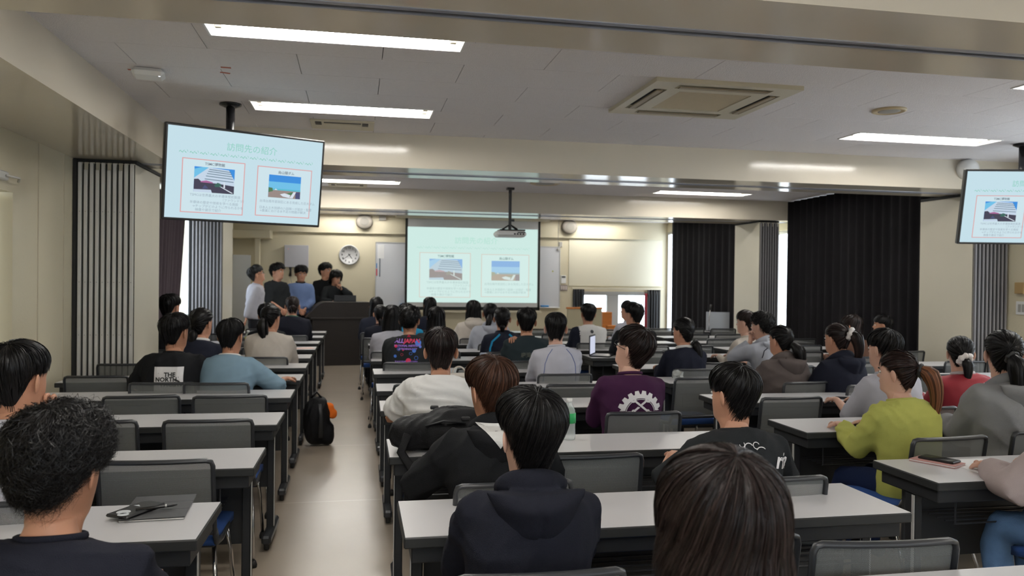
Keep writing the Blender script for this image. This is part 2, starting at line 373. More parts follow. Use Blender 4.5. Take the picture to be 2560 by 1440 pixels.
# ------------------------------------------------------------------ ceiling fittings
frames = {}
def light(i, a, b, y0, y1, label):
    L = b-a; W = y1-y0; e = tag(empty('ceiling_light', ((a+b)/2, (y0+y1)/2, ZC)), label, 'ceiling light', 'recessed twin-tube ceiling lights')
    if 'f' not in frames:
        L = 1.337; W = .30
        m = MB(); h = .075
        hx, hy = L/2, W/2
        m.box(-hx, hx, -hy, hy, h, h+.004)
        for s in (-1, 1):
            m.add([(-hx, s*hy, 0), (hx, s*hy, 0), (hx, s*hy*.72, h), (-hx, s*hy*.72, h)], [(0, 1, 2, 3)])
            m.add([(s*hx, -hy, 0), (s*hx, hy, 0), (s*(hx-.02), hy, h), (s*(hx-.02), -hy, h)], [(0, 1, 2, 3)])
            m.box(-hx-.01, hx+.01, min(s*hy, s*(hy+.01)), max(s*hy, s*(hy+.01)), -.006, .004); m.box(min(s*hx, s*(hx+.01)), max(s*hx, s*(hx+.01)), -hy, hy, -.006, .004)
        frames['f'] = m.build('frame', WHITE, e)
        frames['t'] = [MB().tube([(-.60, s*.055, .028), (.60, s*.055, .028)], .0145, 10).build('tube', TUBE, e, True) for s in (-1, 1)]
        frames['s'] = [MB().box(min(s*.60, s*.635), max(s*.60, s*.635), t*.055-.014, t*.055+.014, .01, .07, bev=.003).build('socket', CREAMP, e) for s in (-1, 1) for t in (-1, 1)]
    else:
        for q in [frames['f']]+frames['s']+frames['t']:
            c = q.copy(); COL.objects.link(c); c.parent = e
    e.scale = ((b-a)/1.337, 1, 1)
bn = {1: 'bay', 2: 'second', 3: 'third', 4: 'fourth'}
for bay, yy in LY.items():
    for k, y0 in enumerate(yy):
        for (a, b), sd in zip(LX, ('left', 'right')):
            if bay == 1: lb = 'twin-tube light %s behind the near beam, %s side of the room' % (['well', 'farther', 'just'][k], sd)
            elif bay == 2: lb = ('bright twin-tube ceiling light nearest the near beam, %s side' if k == 0 else 'twin-tube ceiling light beside the hanging display, %s side') % sd
            elif bay == 3: lb = ('twin-tube light between middle and far beams, %s, nearer row' if k == 0 else 'thin-looking light just before the far beam, %s side') % sd
            else: lb = ('twin-tube light over the presenters, %s, hidden by the far beam' if k == 0 else 'light close to the front wall, %s side') % sd
            light(0, a, b, y0, y0+.30, lb)
ac = tag(empty('air_conditioner', (2.36, 5.28, ZC)), 'square cream air conditioner cassette set in the ceiling', 'air conditioner')
m = MB()
for a, b, c, d in rect_sub([(-.51, .51, -.49, .49)], [(-.26, .26, -.26, .26), (-.33, .33, .34, .43), (-.33, .33, -.43, -.34), (-.45, -.36, -.3, .3), (.36, .45, -.3, .3)]): m.box(a, b, c, d, -.028, .0)
m.build('panel', CREAMP, ac)
MB().box(-.46, .46, -.46, .46, .0, .1).build('body', GREYP, ac)
m = MB()
for k in range(22): m.box(-.26, .26, -.255+k*.0235, -.247+k*.0235, -.024, -.012)
m.box(-.26, .26, -.26, .26, -.012, -.004); m.build('grille', mat('tan grille', (.60, .52, .38), .6), ac)
for a, b, c, d, ax in ((-.33, .33, .34, .43, 0), (-.33, .33, -.43, -.34, 0), (-.45, -.36, -.3, .3, 1), (.36, .45, -.3, .3, 1)):
    m = MB(); m.box(a, b, c, d, -.002, .002, mi=1)
    if ax == 0: m.box(a+.02, b-.02, (c+d)/2-.01, (c+d)/2+.03, -.035, -.027, M=None)
    else: m.box((a+b)/2-.02, (a+b)/2+.018, c+.02, d-.02, -.035, -.027)
    m.build('flap', [mat('tan flap', (.34, .28, .19), .5), BLACKR], ac)
for (x, y), lb in (((-.12, 6.88), 'ceiling air vent just before the middle beam'), ((-.12, 11.27), 'ceiling air vent just before the far beam')):
    e = tag(empty('air_vent', (x, y, ZC)), lb, 'vent', 'slot vents in the ceiling')
    MB().box(-.26, .26, -.19, .19, -.012, 0, bev=.004).build('frame', CREAMP, e)
    for q_ in ((-.15, .15, -.13, -.11), (-.22, -.17, -.14, -.02), (.16, .21, -.14, -.02)): MB().box(*q_, -.016, -.01).build('slot', mat('vent shadow gap', (.08, .075, .07), .8), e)
    MB().box(-.15, .15, -.09, .12, -.02, -.01, bev=.003).build('cover', CREAMP, e)
for (x, y, r), lb in (((3.862, 5.29, .12), 'round flat speaker in the ceiling right of the air conditioner'), ((2.44, 10.29, .2), 'round plate in the ceiling near the projector pole')):
    e = tag(empty('ceiling_speaker', (x, y, ZC)), lb, 'ceiling speaker')
    MB().lathe([(r, 0), (r, -.012), (r*.86, -.018), (r*.8, -.012)], 32).build('rim', mat('yellowed plastic', (.55, .45, .28), .5), e, True)
    MB().lathe([(r*.8, -.010), (r*.5, -.014), (.001, -.015)], 32).build('grille', GREYP, e, True)
e = tag(empty('access_point', (-1.29, 5.385, ZC), R_(10)), 'white box with a tiny light on the ceiling near the left beam', 'access point')
MB().box(-.095, .095, -.095, .095, -.048, -.004, bev=.03).build('housing', WHITE, e)
MB().box(-.06, .06, -.06, .06, -.006, 0).build('bracket', GREYP, e)
MB().box(.060, .072, -.07, -.058, -.050, -.042, bev=.002).build('indicator', flat('indicator glow', (.9, .95, 1), 2.5), e)
for (x, y, a), lb in (((-1.385, 5.40, 0), 'orange tape scrap beside the white ceiling box'), ((-.825, 5.34, 20), 'orange tape scrap on the ceiling near the light, larger'), ((-.80, 5.205, 5), 'small faint orange tape scrap on the ceiling')):
    tag(MB().box(-.03, .03, -.012, .012, -.0015, 0).build('tape_scrap', mat('orange tape', (.5, .12, .06), .7)), lb, 'tape', 'orange tape scraps on the ceiling')
    o = bpy.context.scene.objects[-1] if False else COL.objects[-1]; o.location = (x, y, ZC-.0005); o.rotation_euler = (0, 0, R_(a))
# ------------------------------------------------------------------ slide shown on the displays
def slide(parent, W, H, kind, y=-.001):
    """flat picture in the XZ plane facing -Y, centre at origin of parent"""
    tv = kind == 'tv'
    k = .92 if tv else 1.0
    C = dict(bg=(S(205, 232, 242) if tv else S(214, 243, 236)), title=(S(150, 215, 200) if tv else S(186, 234, 218)), leaf=(S(130, 205, 180) if tv else S(188, 230, 218)),
             line=(S(228, 170, 170) if tv else S(222, 216, 205)), card=(S(214, 236, 244) if tv else S(220, 245, 240)), dark=(S(105, 118, 132) if tv else S(120, 150, 150)), txt=(S(158, 176, 190) if tv else S(180, 206, 202)),
             sky=(S(70, 150, 230) if tv else S(150, 190, 235)), sky2=(S(120, 200, 240) if tv else S(175, 215, 242)), bld=(S(205, 222, 240) if tv else S(198, 218, 228)), win=(S(110, 135, 150) if tv else S(150, 170, 185)),
             tree=(S(78, 76, 92) if tv else S(165, 158, 155)), tree2=(S(70, 110, 100) if tv else S(170, 170, 160)), pink=(S(178, 112, 160) if tv else S(200, 180, 185)), road=(S(85, 90, 125) if tv else S(165, 160, 160)),
             ground=(S(160, 145, 140) if tv else S(190, 180, 165)), sea=(S(100, 195, 215) if tv else S(165, 195, 205)), white=(S(225, 235, 245) if tv else S(222, 236, 232)), green=(S(90, 130, 95) if tv else S(180, 185, 165)))
    names = list(C); mats = [flat('%s %s' % (kind, n), C[n], .92) for n in names]; ix = {n: i for i, n in enumerate(names)}
    P = lambda u, v, l: ((u-.5)*W, y-l*.0006, (.5-v)*H)
    def rect(mb, u0, u1, v0, v1, c, l=1): mb.add([P(u0, v1, l), P(u1, v1, l), P(u1, v0, l), P(u0, v0, l)], [(0, 1, 2, 3)], ix[c])
    def poly(mb, pts, c, l=1): mb.add([P(u, v, l) for u, v in pts], [tuple(range(len(pts)))[::-1]], ix[c])
    def txt(mb, body, u, v, h, c, al='CENTER', l=3, bold=0.0):
        tv_, tf = text_vf(body, 1, al, bold); s = h*H
        mb.add([((u-.5)*W+a*s, y-l*.0006, (.5-v)*H+b*s) for a, b, _ in tv_], tf, ix[c])
    base = MB(); rect(base, 0, 1, 0, 1, 'bg', 0); bo = base.build('slide', mats, parent)
    def line(*a, **k_): t = MB(); txt(t, *a, **k_); t.build('slide_text', mats, bo)
    line('訪問先の紹介', .52, .175, .098, 'title'); line('TSMC博物館', .29, .385, .040, 'dark', bold=.01); line('烏山頭ダム', .755, .405, .040, 'dark', bold=.01)
    for i, (s_, u) in enumerate((('TSMCは世界最大の半導体受託製造', .145), ('（ファウンドリ）', .335), ('半導体の歴史や技術を学べる施設', .145), ('→チップがどのように作られるかを', .16), ('映像や展示で紹介', .18))): line(s_, u, .735+i*.041, .036, 'txt', 'LEFT')
    for s_, v in (('台湾台南市官田区にある完成した巨大ダム', .75), ('日本人土木技師の八田與一が設計・監督', .825), ('→農業における水不足の問題が解決', .862)): line(s_, .585, v, .036, 'txt', 'LEFT')
    l = MB()
    for i in range(14):
        u = .075+i*.0625
        for a, b, g in ((0, 0, -30), (.012, .008, 25), (.022, -.004, -40), (.033, .006, 30), (.045, -.01, 55)):
            ca, sa = math.cos(R_(g)), math.sin(R_(g))
            poly(l, [(u+a+dx*ca*.0085, .268+b+dx*sa*.011*W/H+dz*.006) for dx, dz in ((-1, 0), (0, 1), (1, 0), (0, -1))], 'leaf', 2)
    l.build('slide_border', mats, bo)
    for u0, u1, v0, v1 in ((.09, .48, .335, .935), (.56, .935, .345, .925)):
        c = MB(); rect(c, u0, u1, v0, v1, 'line', 1); rect(c, u0+.006, u1-.006, v0+.01, v1-.01, 'card', 2); c.build('slide_card', mats, bo)
    q = MB(); a, b, c, d = .165, .415, .42, .70; X = lambda s: a+(b-a)*s; Z = lambda s: c+(d-c)*s
    rect(q, a, b, c, d, 'sky', 3); poly(q, [(X(0), Z(.1)), (X(.2), Z(0)), (X(.45), Z(0)), (X(.1), Z(.5)), (X(0), Z(.5))], 'sky2', 4)
    poly(q, [(X(.35), Z(0)), (X(.85), Z(0.05)), (X(1), Z(.45)), (X(1), Z(.7)), (X(.2), Z(.7)), (X(0), Z(.55)), (X(0), Z(.45))], 'bld', 5)
    for k_, z in enumerate((.06, .14, .23, .33, .45)): poly(q, [(X(.36-k_*.025), Z(z)), (X(.9+k_*.02), Z(z+.05)), (X(.9+k_*.02), Z(z+.08)), (X(.36-k_*.025), Z(z+.03))], 'win', 6)
    poly(q, [(X(0), Z(.5)), (X(.1), Z(.48)), (X(.2), Z(.6)), (X(.6), Z(.62)), (X(1), Z(.68)), (X(1), Z(1)), (X(0), Z(1))], 'tree', 6)
    poly(q, [(X(.16), Z(.57)), (X(.3), Z(.52)), (X(.46), Z(.58)), (X(.46), Z(.62)), (X(.16), Z(.61))], 'pink', 7)
    poly(q, [(X(.5), Z(.68)), (X(.58), Z(.58)), (X(.66), Z(.62)), (X(.68), Z(.74)), (X(.52), Z(.76))], 'tree2', 8)
    poly(q, [(X(.0), Z(.9)), (X(.42), Z(.88)), (X(.45), Z(1)), (X(0), Z(1))], 'bld', 8); poly(q, [(X(.2), Z(.86)), (X(.27), Z(.7)), (X(.36), Z(.84))], 'road', 8)
    poly(q, [(X(.62), Z(.72)), (X(.66), Z(.72)), (X(.98), Z(.96)), (X(.94), Z(.97))], 'white', 8); poly(q, [(X(.73), Z(.55)), (X(.76), Z(.55)), (X(.77), Z(.78)), (X(.73), Z(.77))], 'white', 9)
    q.build('slide_photo', mats, bo)
    q = MB(); a, b, c, d = .64, .86, .435, .70
    rect(q, a, b, c, d, 'sky', 3)
    rect(q, a, b, Z(.3), Z(.7), 'sky2', 4); rect(q, a, b, Z(.6), Z(.68), 'sea', 5); rect(q, a, b, Z(.67), d, 'ground', 6)
    poly(q, [(X(0), Z(.56)), (X(.12), Z(.58)), (X(.14), Z(.72)), (X(0), Z(.78))], 'green', 7); poly(q, [(X(.18), Z(.66)), (X(.22), Z(.6)), (X(.28), Z(.66))], 'white', 7)
    poly(q, [(X(.36), Z(.84)), (X(.5), Z(.78)), (X(.68), Z(.84)), (X(.66), Z(.98)), (X(.45), Z(.93))], 'white', 8); poly(q, [(X(.55), Z(.8)), (X(.75), Z(.7)), (X(.78), Z(.8)), (X(.68), Z(.85))], 'green', 7)
    for k_ in range(4): poly(q, [(X(.66+k_*.02), Z(.98)), (X(.78+k_*.02), Z(.7)), (X(.8+k_*.02), Z(.7)), (X(.69+k_*.025), Z(.98))], 'white', 9)
    poly(q, [(X(.85), Z(1)), (X(.84), Z(.7)), (X(.99), Z(.68)), (X(1), Z(1))], 'road', 8)
    q.build('slide_photo', mats, bo)
    return bo
def hang_tv(cx, cy, cz, yaw, tilt, mx, my, label):
    e = tag(empty('hanging_display', (cx, cy, cz)), label, 'display', 'displays hung from the ceiling'); e.rotation_euler = (tilt, 0, yaw)
    W, H = 1.15, .661
    MB().box(-W/2, W/2, .0, .045, -H/2, H/2, bev=.006).build('bezel', BLACKP, e)
    MB().box(-.3, .3, .045, .075, -.2, .2, bev=.01).build('rear_cover', BLACKP, e)
    s = slide(e, W-.035, H-.035, 'tv', -.0015)
    e.scale = (1.0, 1, 1.0)
    return e, s
tv1, s1 = hang_tv(-.774, 6.05, 2.223, .458, .142, 0, 0, 'large hanging display with the slide, left of the aisle')
tv2, s2 = hang_tv(5.81, 6.06, 2.203, -.22, .19, 0, 0, 'large hanging display cut by the right edge of the view')
for t, x, y, zt, yw in ((tv1, -.93, 6.22, 2.3, .46), (tv2, 5.93, 6.19, 2.25, -.22)):
    p = MB().tube([(x, y+.06, zt-.1), (x, y+.06, 2.79)], .032, 14, caps=True).lathe([(.08, 0), (.08, -.012), (.04, -.03)], 24, (x, y+.06, 2.799))
    # bring into the display's frame so the pole stays upright
    mw = Matrix.LocRotScale(t.location, t.rotation_euler, t.scale).inverted()
    p.v = [tuple(mw @ Vector(q)) for q in p.v]; p.build('ceiling_pole', mat('black gloss metal', (.015, .015, .017), .2, metal=.3), t, True)
e = tag(empty('wall_speaker', (6.13, 7.19, 2.70)), 'round white speaker on the middle beam behind the right display', 'speaker')
MB().lathe([(.10, 0), (.10, .06), (.08, .11), (.03, .13), (.001, .131)], 28, M=Matrix.Rotation(R_(90), 4, 'X')).build('housing', WHITE, e, True)
# projector
e = tag(empty('projector', (2.10, 10.95, 2.16)), 'white projector on a black pole below the ceiling', 'projector')
MB().box(-.21, .21, -.15, .15, -.05, .035, bev=.03).build('housing', WHITE, e)
MB().box(-.16, .2, -.12, .12, .035, .055, bev=.008).build('top_plate', BLACKP, e)
MB().tube([(.0, 0, .05), (.0, 0, .45), (.0, 0, .63)], [.022, .022, .022], 12).box(-.05, .05, -.05, .05, .61, .638).build('pole', BLACKP, e, False)
m = MB(); m.tube([(-.1, -.05, .06), (0, 0, .13), (.1, .05, .06)], .01, 6).tube([(.1, -.05, .06), (0, 0, .13), (-.1, .05, .06)], .01, 6).box(.02, .06, -.02, .02, .17, .2); m.build('bracket', BLACKP, e)
MB().lathe([(.032, 0), (.036, .03), (.03, .035)], 20, (.09, .15, -.0), M=Matrix.Rotation(R_(-90), 4, 'X')).build('lens', BLACKP, e, True)
m = MB()
for k in range(4): m.box(.03+k*.04, .055+k*.04, -.152, -.148, -.02, .0)
m.box(.08, .19, -.153, -.149, .005, .02); m.build('ports', BLACKP, e)

# ------------------------------------------------------------------ front wall things
e = tag(empty('projection_screen', (2.372, YF-.19, 1.66)), 'large projection screen showing the slide on the front wall', 'screen')
MB().box(-1.36, 1.40, -.004, .004, -.72, 1.14).build('fabric', mat('screen fabric', (.62, .62, .62), .8), e)
MB().box(-1.395, -1.345, -.007, .005, -.74, 1.14).box(1.36, 1.405, -.007, .005, -.74, 1.14).box(-1.395, 1.405, -.007, .005, -.765, -.70).build('border', mat('black screen border', (.01, .012, .01), .7), e)
MB().box(-1.60, 1.60, -.07, .07, 1.09, 1.20, bev=.02).build('case', CREAMP, e)
MB().box(-1.44, 1.44, -.02, .02, -.82, -.775, bev=.008).build('bottom_bar', CREAMP, e)
g = empty('picture', (-.005, -.006, .155)); g.parent = e
sl = slide(e, 2.70, 1.53, 'projected_glow', 0.0); sl.location = (-.0, -.008, .155)  # picture glows by itself, its emission standing in for the projector's light
bpy.data.objects.remove(g)
for (x0, x1, z0, z1, cx), lb in (((.40, 1.02, .98, 2.24, .39), 'whiteboard left of the projection screen'), ((3.70, 4.24, .96, 2.22, 4.2), 'whiteboard right of the projection screen')):
    e = tag(empty('whiteboard', ((x0+x1)/2, YF-.03, z0)), lb, 'whiteboard', 'whiteboards on the front wall'); h = (x1-x0)/2
    MB().box(-h, h, -.012, .012, 0, z1-z0).build('board', WBOARD, e)
    MB().box(-h-.01, h+.01, -.02, .015, z1-z0, z1-z0+.025, bev=.004).box(-h-.012, -h+.006, -.02, .015, 0, z1-z0, bev=.003).box(h-.006, h+.012, -.02, .015, 0, z1-z0, bev=.003).build('frame', ALU, e)
    MB().box(-h, h, -.09, .0, -.02, .0, bev=.004).build('pen_tray', ALU, e)
def small(name, x, z, w_, h_, d, m, lb, cat, y=YF, parts=None, bev=.005):
    e = tag(empty(name, (x, y, z)), lb, cat); MB().box(-w_/2, w_/2, -d, 0, -h_/2, h_/2, bev=bev).build('body', m, e)
    for nm, (a, b, c, dd), mm in (parts or []): MB().box(a, b, -d-.004, -d, c, dd).build(nm, mm, e)
    return e
BLUEP = mat('blue plastic', (.02, .22, .55), .4)
tag(MB().box(.90, 1.0, YF-.11, YF-.05, .985, 1.02, bev=.006).build('board_eraser', BLUEP), 'blue board eraser on the tray of the left whiteboard', 'eraser')
tag(MB().box(3.83, 4.0, YF-.11, YF-.05, .965, 1.0, bev=.006).build('board_eraser', BLUEP), 'blue board eraser on the tray of the right whiteboard', 'eraser')
tag(MB().tube([(.475, YF-.05, 1.56), (.475, YF-.05, 1.93)], .008, 8).build('pointer_stick', mat('dark teal rod', (.03, .07, .1), .4)), 'dark stick hanging on the left whiteboard', 'stick')
tag(MB().tube([(.415, YF-.05, 1.58), (.415, YF-.05, 1.72)], .011, 8).build('marker_pen', mat('red plastic', (.6, .03, .05), .4)), 'red marker at the left edge of the left whiteboard', 'marker')
tag(MB().tube([(.415, YF-.05, 1.73), (.415, YF-.05, 1.83)], .009, 8).build('marker_pen', BLUEP), 'blue marker above the red one on the left whiteboard', 'marker')
tag(MB().box(.43, .56, YF-.046, YF-.043, 1.93, 2.21).build('paper_sheet', mat('white paper', (.8, .8, .8), .7)), 'white paper sheet on the left whiteboard', 'paper')
tag(MB().lathe([(.015, 0), (.015, .008)], 12, (4.09, YF-.045, 1.72), M=Matrix.Rotation(R_(90), 4, 'X')).build('magnet', mat('olive plastic', (.4, .42, .05), .5)), 'small olive magnet on the right whiteboard', 'magnet')
# clock
e = tag(empty('wall_clock', (-.133, YF-.005, 1.99)), 'round white wall clock above the presenters', 'clock'); RX = Matrix.Rotation(R_(90), 4, 'X')
MB().lathe([(.205, 0), (.205, .03), (.19, .045), (.182, .04), (.18, .025)], 40, M=RX).build('rim', mat('grey-white rim', (.55, .55, .55), .35), e, True)
MB().lathe([(.182, .02), (.001, .021)], 40, M=RX).build('dial', mat('clock dial', (.75, .75, .76), .5), e)
m = MB()
for k in range(1, 13):
    a = R_(90-30*k); tv_, tf = text_vf(str(k), .058, 'CENTER', .0012); m.add([(.142*math.cos(a)+p[0], -.0265, .142*math.sin(a)+p[1]) for p in tv_], tf)
m.build('numeral', BLACKP, e)
def hand(ang, L, w_, nm):
    a = R_(90-ang); dx, dz = math.cos(a), math.sin(a); MB().add([(-dz*w_-dx*.03, -.03, dx*w_-dz*.03), (dz*w_-dx*.03, -.03, -dx*w_-dz*.03), (dx*L+dz*w_*.6, -.03, dz*L-dx*w_*.6), (dx*L-dz*w_*.6, -.03, dz*L+dx*w_*.6)], [(0, 1, 2, 3)]).build(nm, BLACKP, e)
hand(142, .10, .007, 'hour_hand'); hand(232, .15, .005, 'minute_hand')
small('signal_box', -1.16, 1.945, .46, .44, .09, mat('grey enamel box', (.46, .46, .50), .4), 'grey-white square box on the wall behind the presenters', 'box', parts=[('lamp', (-.16, -.15, .14, .15), flat('red lamp glow', (.9, .1, .1), 1.0))])
e = tag(empty('wall_handset', (-1.28, YF, 1.66)), 'black handset hanging below the grey wall box', 'phone')
MB().tube([(0, -.05, -.11), (.01, -.07, 0), (0, -.05, .09)], [.028, .018, .03], 10).build('handset', BLACKP, e, True); MB().tube([(.0, -.03, -.12), (.07, -.01, -.4), (.09, -.01, -.9)], .006, 6).build('cord', GREYP, e)
for x, lb in ((.16, 'round grey wall speaker above the clock, left of the screen'), (4.42, 'round grey wall speaker right of the projection screen')):
    e = tag(empty('wall_speaker', (x, YF-.07, 2.66)), lb, 'speaker', 'round wall speakers on the front wall')
    MB().lathe([(.17, 0), (.165, .09), (.14, .12)], 32, M=RX @ Matrix.Scale(.9, 4, (0, 1, 0))).build('housing', mat('brown-grey plastic', (.22, .20, .17), .6), e, True)
    MB().lathe([(.138, .115), (.07, .122), (.001, .124)], 32, M=RX @ Matrix.Scale(.9, 4, (0, 1, 0))).build('grille', mat('speaker cloth', (.16, .15, .13), .8), e, True)
small('junction_box', .52, 2.74, .14, .08, .05, GREYP, 'small square box on the upper wall left of the screen', 'box', y=YF-.07)
small('room_controller', 4.335, 1.55, .11, .17, .03, WHITE, 'white wall controller with a dark display, right of the whiteboard', 'controller', parts=[('display', (-.04, .04, .035, .07), mat('dark display', (.08, .08, .08), .3))])
e = small('switch_plate', 4.345, 1.37, .165, .125, .012, mat('brown-grey plate', (.30, .25, .22), .5), 'light switch plate below the wall controller', 'switch')
for k in range(3): MB().box(-.065+k*.048, -.03+k*.048, -.02, -.012, -.04, .04, bev=.003).build('rocker', mat('pale rocker', (.6, .53, .5), .5), e)
small('sensor', 4.26, 2.29, .07, .11, .03, GREYP, 'small grey sensor above the wall controller', 'sensor')
small('cable_clip_box', 4.2, 2.18, .05, .05, .03, GREYP, 'tiny grey box at the top corner of the right whiteboard', 'box', y=YF-.05)
tag(MB().tube([(4.19, YF-.08, 2.2), (4.2, YF-.08, 2.8)], .004, 6).build('cable', GREYP), 'thin grey cable above the right whiteboard', 'cable')
# corner whiteboard stand, lectern, hatch furniture
e = tag(empty('standing_whiteboard', (-2.08, 15.55, .25), R_(10)), 'pale standing whiteboard in the front left corner', 'whiteboard')
MB().box(-.16, .16, -.015, .015, .3, 1.68, bev=.004).build('board', mat('pale grey board', (.5, .51, .5), .4), e); MB().tube([(-.14, 0, -.25), (-.14, 0, .3)], .015, 8).tube([(.14, 0, -.25), (.14, 0, .3)], .015, 8).build('leg', ALU, e)
e = tag(empty('lectern', (-.25, 14.42, 0), R_(7)), 'large dark brown lectern with a sloped left wing', 'lectern')
MB().box(-.50, .44, -.22, .45, 0, .80, bev=.006).build('body', WOODD, e)
MB().box(-.535, .47, -.24, .47, .80, .835, bev=.006).build('ledge', WOODD, e)
MB().add([(x, yy, z) for yy in (-.22, .42) for x, z in ((-.62, .835), (-.43, 1.03), (-.36, 1.08), (-.30, 1.10), (.50, 1.10), (.50, .835))], [(0, 1, 2, 3, 4, 5)[::-1], (6, 7, 8, 9, 10, 11)]+[(i, i+1, i+7, i+6) for i in range(5)]+[(5, 0, 6, 11)]).build('hood', WOODD, e)
MB().box(.44, .50, -.2, .42, .3, .80).build('side_panel', WOODD, e)
e = tag(empty('laptop', (-.18, 14.55, 1.10), R_(5)), 'black laptop open on top of the lectern', 'laptop')
MB().box(-.19, .19, -.02, .24, 0, .02, bev=.004).build('keyboard_base', BLACKP, e); MB().box(-.19, .19, -.03, -.018, .01, .115, bev=.004, M=None).build('lid', BLACKP, e)
e = tag(empty('low_partition', (4.55, 15.0, 0), 0), 'beige low board with an orange wooden cap before the front window', 'low partition')
MB().box(-.52, .17, -.02, .02, .1, .985, bev=.003).build('board', mat('beige cloth board', (.40, .36, .25), .8), e); MB().box(-.54, .18, -.03, .03, .975, 1.01, bev=.004).build('cap', ORANGEW, e)
e = tag(empty('wooden_box', (4.97, 15.5, 0)), 'orange wooden stepped box before the low front window', 'wooden box')
MB().box(-.10, .10, -.1, .2, 0, .90, bev=.005).build('tall_part', ORANGEW, e); MB().box(-.03, .20, -.25, -.1, 0, .64, bev=.005).build('step', ORANGEW, e)
# right wall pieces near the right edge
e = tag(empty('wooden_holder', (XR, 7.20, 1.49), 0), 'small wooden holder on the white wall at the right edge', 'holder')
MB().box(-.05, 0, -.06, .06, -.06, .06, bev=.005).build('block', mat('tan wood', (.40, .27, .12), .5), e)
e = tag(empty('switch_plate', (XR, 7.205, 1.28)), 'white switch plate on the wall at the right edge', 'switch')
MB().box(-.012, 0, -.07, .07, -.07, .07, bev=.003).build('plate', WHITE, e)
for k in range(2): MB().box(-.02, -.012, -.05+k*.05, -.015+k*.05, -.04, .04, bev=.002).build('rocker', GREYP, e)
# ------------------------------------------------------------------ desks
def make_desk():
    e = empty('folding_desk'); W, D = .89, .211
    t = MB().box(-W, W, -D, D, .664, .699, bev=.004).build('edge_band', mat('charcoal edge band', (.024, .025, .025), .45, spec=.35), e)
    MB().box(-W+.004, W-.004, -D+.004, D-.004, .698, .7005).build('desktop', LAM, e)
    MB().box(-W+.025, W-.025, -D+.03, D-.03, .607, .664, bev=.004).build('apron', DKCHAR, e)
    MB().box(-.80, .80, D-.10, D-.085, .28, .60).build('modesty_panel', mat('dark panel', (.022, .023, .025), .6), e)
    m = MB()
    for k in range(5): m.tube([(-.74, -.12+k*.05, .50), (.74, -.12+k*.05, .50)], .004, 5)
    m.tube([(-.74, -.13, .50), (-.74, -.13, .6)], .004, 5).tube([(.74, -.13, .5), (.74, -.13, .6)], .004, 5); m.build('book_rack', CHARP, e)
    for s in (-1, 1):
        x = s*.835; l = MB().box(x-.02, x+.02, -.03, .035, .07, .607, bev=.006).build('leg', DKCHAR, e)
        MB().box(x+s*.0195, x+s*.0225, -.028, -.012, .09, .60).build('leg_strip', ALUM, l)
        f = MB().box(x-.026, x+.026, -.205, .215, .035, .085, bev=.012).build('foot', CHARP, e)
        for yy in (-.17, .18): MB().lathe([(.001, -.012), (.024, -.012), (.026, 0), (.024, .012), (.001, .012)], 12, (x, yy, .027), M=Matrix.Rotation(R_(90), 4, 'Y')).build('caster', BLACKR, f, True)
    return e
def make_chair():
    e = empty('stacking_chair'); hw = .228
    # backrest frame: uprights, top bar bowed backwards, lower bar
    def bp(x, z): return -.215-.05*(z-.45)/.32-.022*(1-(x/hw)**2)
    m = MB()
    pts = [(-hw+.012, z) for z in np.linspace(.46, .745, 7)]+[(-hw+.018, .764)]+[(x, .770) for x in np.linspace(-hw+.035, hw-.035, 11)]+[(hw-.018, .764)]+[(hw-.012, z) for z in np.linspace(.745, .46, 7)]
    m.tube([(x, bp(x, z), z) for x, z in pts], [(.0095, .013)]*len(pts), 8, up=(0, 1, 0))
    m.tube([(x, bp(x, .47), .47) for x in np.linspace(-hw+.012, hw-.012, 9)], [(.011, .014)]*9, 8)
    for s in (-1, 1): m.tube([(s*(hw-.012), bp(hw, .47), .475), (s*(hw-.008), -.19, .42), (s*(hw-.01), -.08, .405), (s*(hw-.02), .1, .405)], [(.012, .016)]*4, 8)
    m.build('backrest_frame', CHARP, e, True)
    V = []; Fc = []; nx, nz = 12, 8
    for side in (0, 1):
        for j in range(nz+1):
            for i in range(nx+1):
                x = -hw+.018+(2*hw-.036)*i/nx; z = .475+.285*j/nz; V.append((x, bp(x, z)+.002-side*.003, z))
    W = nx+1; off = W*(nz+1)
    for j in range(nz):
        for i in range(nx): a = j*W+i; Fc.append((a, a+1, a+W+1, a+W)); 
    MB().add(V[:off], Fc).build('backrest_net', NET, e, True)
    n = 10; V = []; Fc = []
    for j in range(n+1):
        for i in range(n+1):
            u, v = i/n*2-1, j/n*2-1; r = (abs(u)**6+abs(v)**6)
            V.append((u*.215, .03+v*.21, .435+.012*(1-min(1, r))-.02*max(0, v-.6)-.006*(1-u*u)*(1-v*v)))
    N = len(V); V += [(x, y, z-.035) for x, y, z in V]; W = n+1
    for j in range(n):
        for i in range(n): a = j*W+i; Fc += [(a, a+1, a+W+1, a+W), (N+a, N+a+W, N+a+W+1, N+a+1)]
    for i in range(n):
        for a, b in ((i, i+1), ((i+1)*W+n-0-0, i*W+n)): pass
        Fc += [(i, N+i, N+i+1, i+1), (n*W+i+1, N+n*W+i+1, N+n*W+i, n*W+i), ((i+1)*W, N+(i+1)*W, N+i*W, i*W), (i*W+n, N+i*W+n, N+(i+1)*W+n, (i+1)*W+n)]
    MB().add(V, Fc).build('seat', BLUE, e, True)
    MB().box(-.205, .205, -.16, .22, .385, .402, bev=.005).build('seat_frame', CHARP, e)
    for sx in (-1, 1):
        for p in ([(sx*.19, .16, .39), (sx*.205, .2, .25), (sx*.215, .235, .03)], [(sx*.19, -.10, .39), (sx*.21, -.17, .25), (sx*.225, -.25, .03)]):
            l = MB().tube(p, .0095, 8).build('leg', CHROME, e, True)
            MB().lathe([(.001, 0), (.017, .0), (.019, .015), (.013, .035)], 12, (p[-1][0], p[-1][1], 0)).build('glide', BLACKR, l, True)
    return e
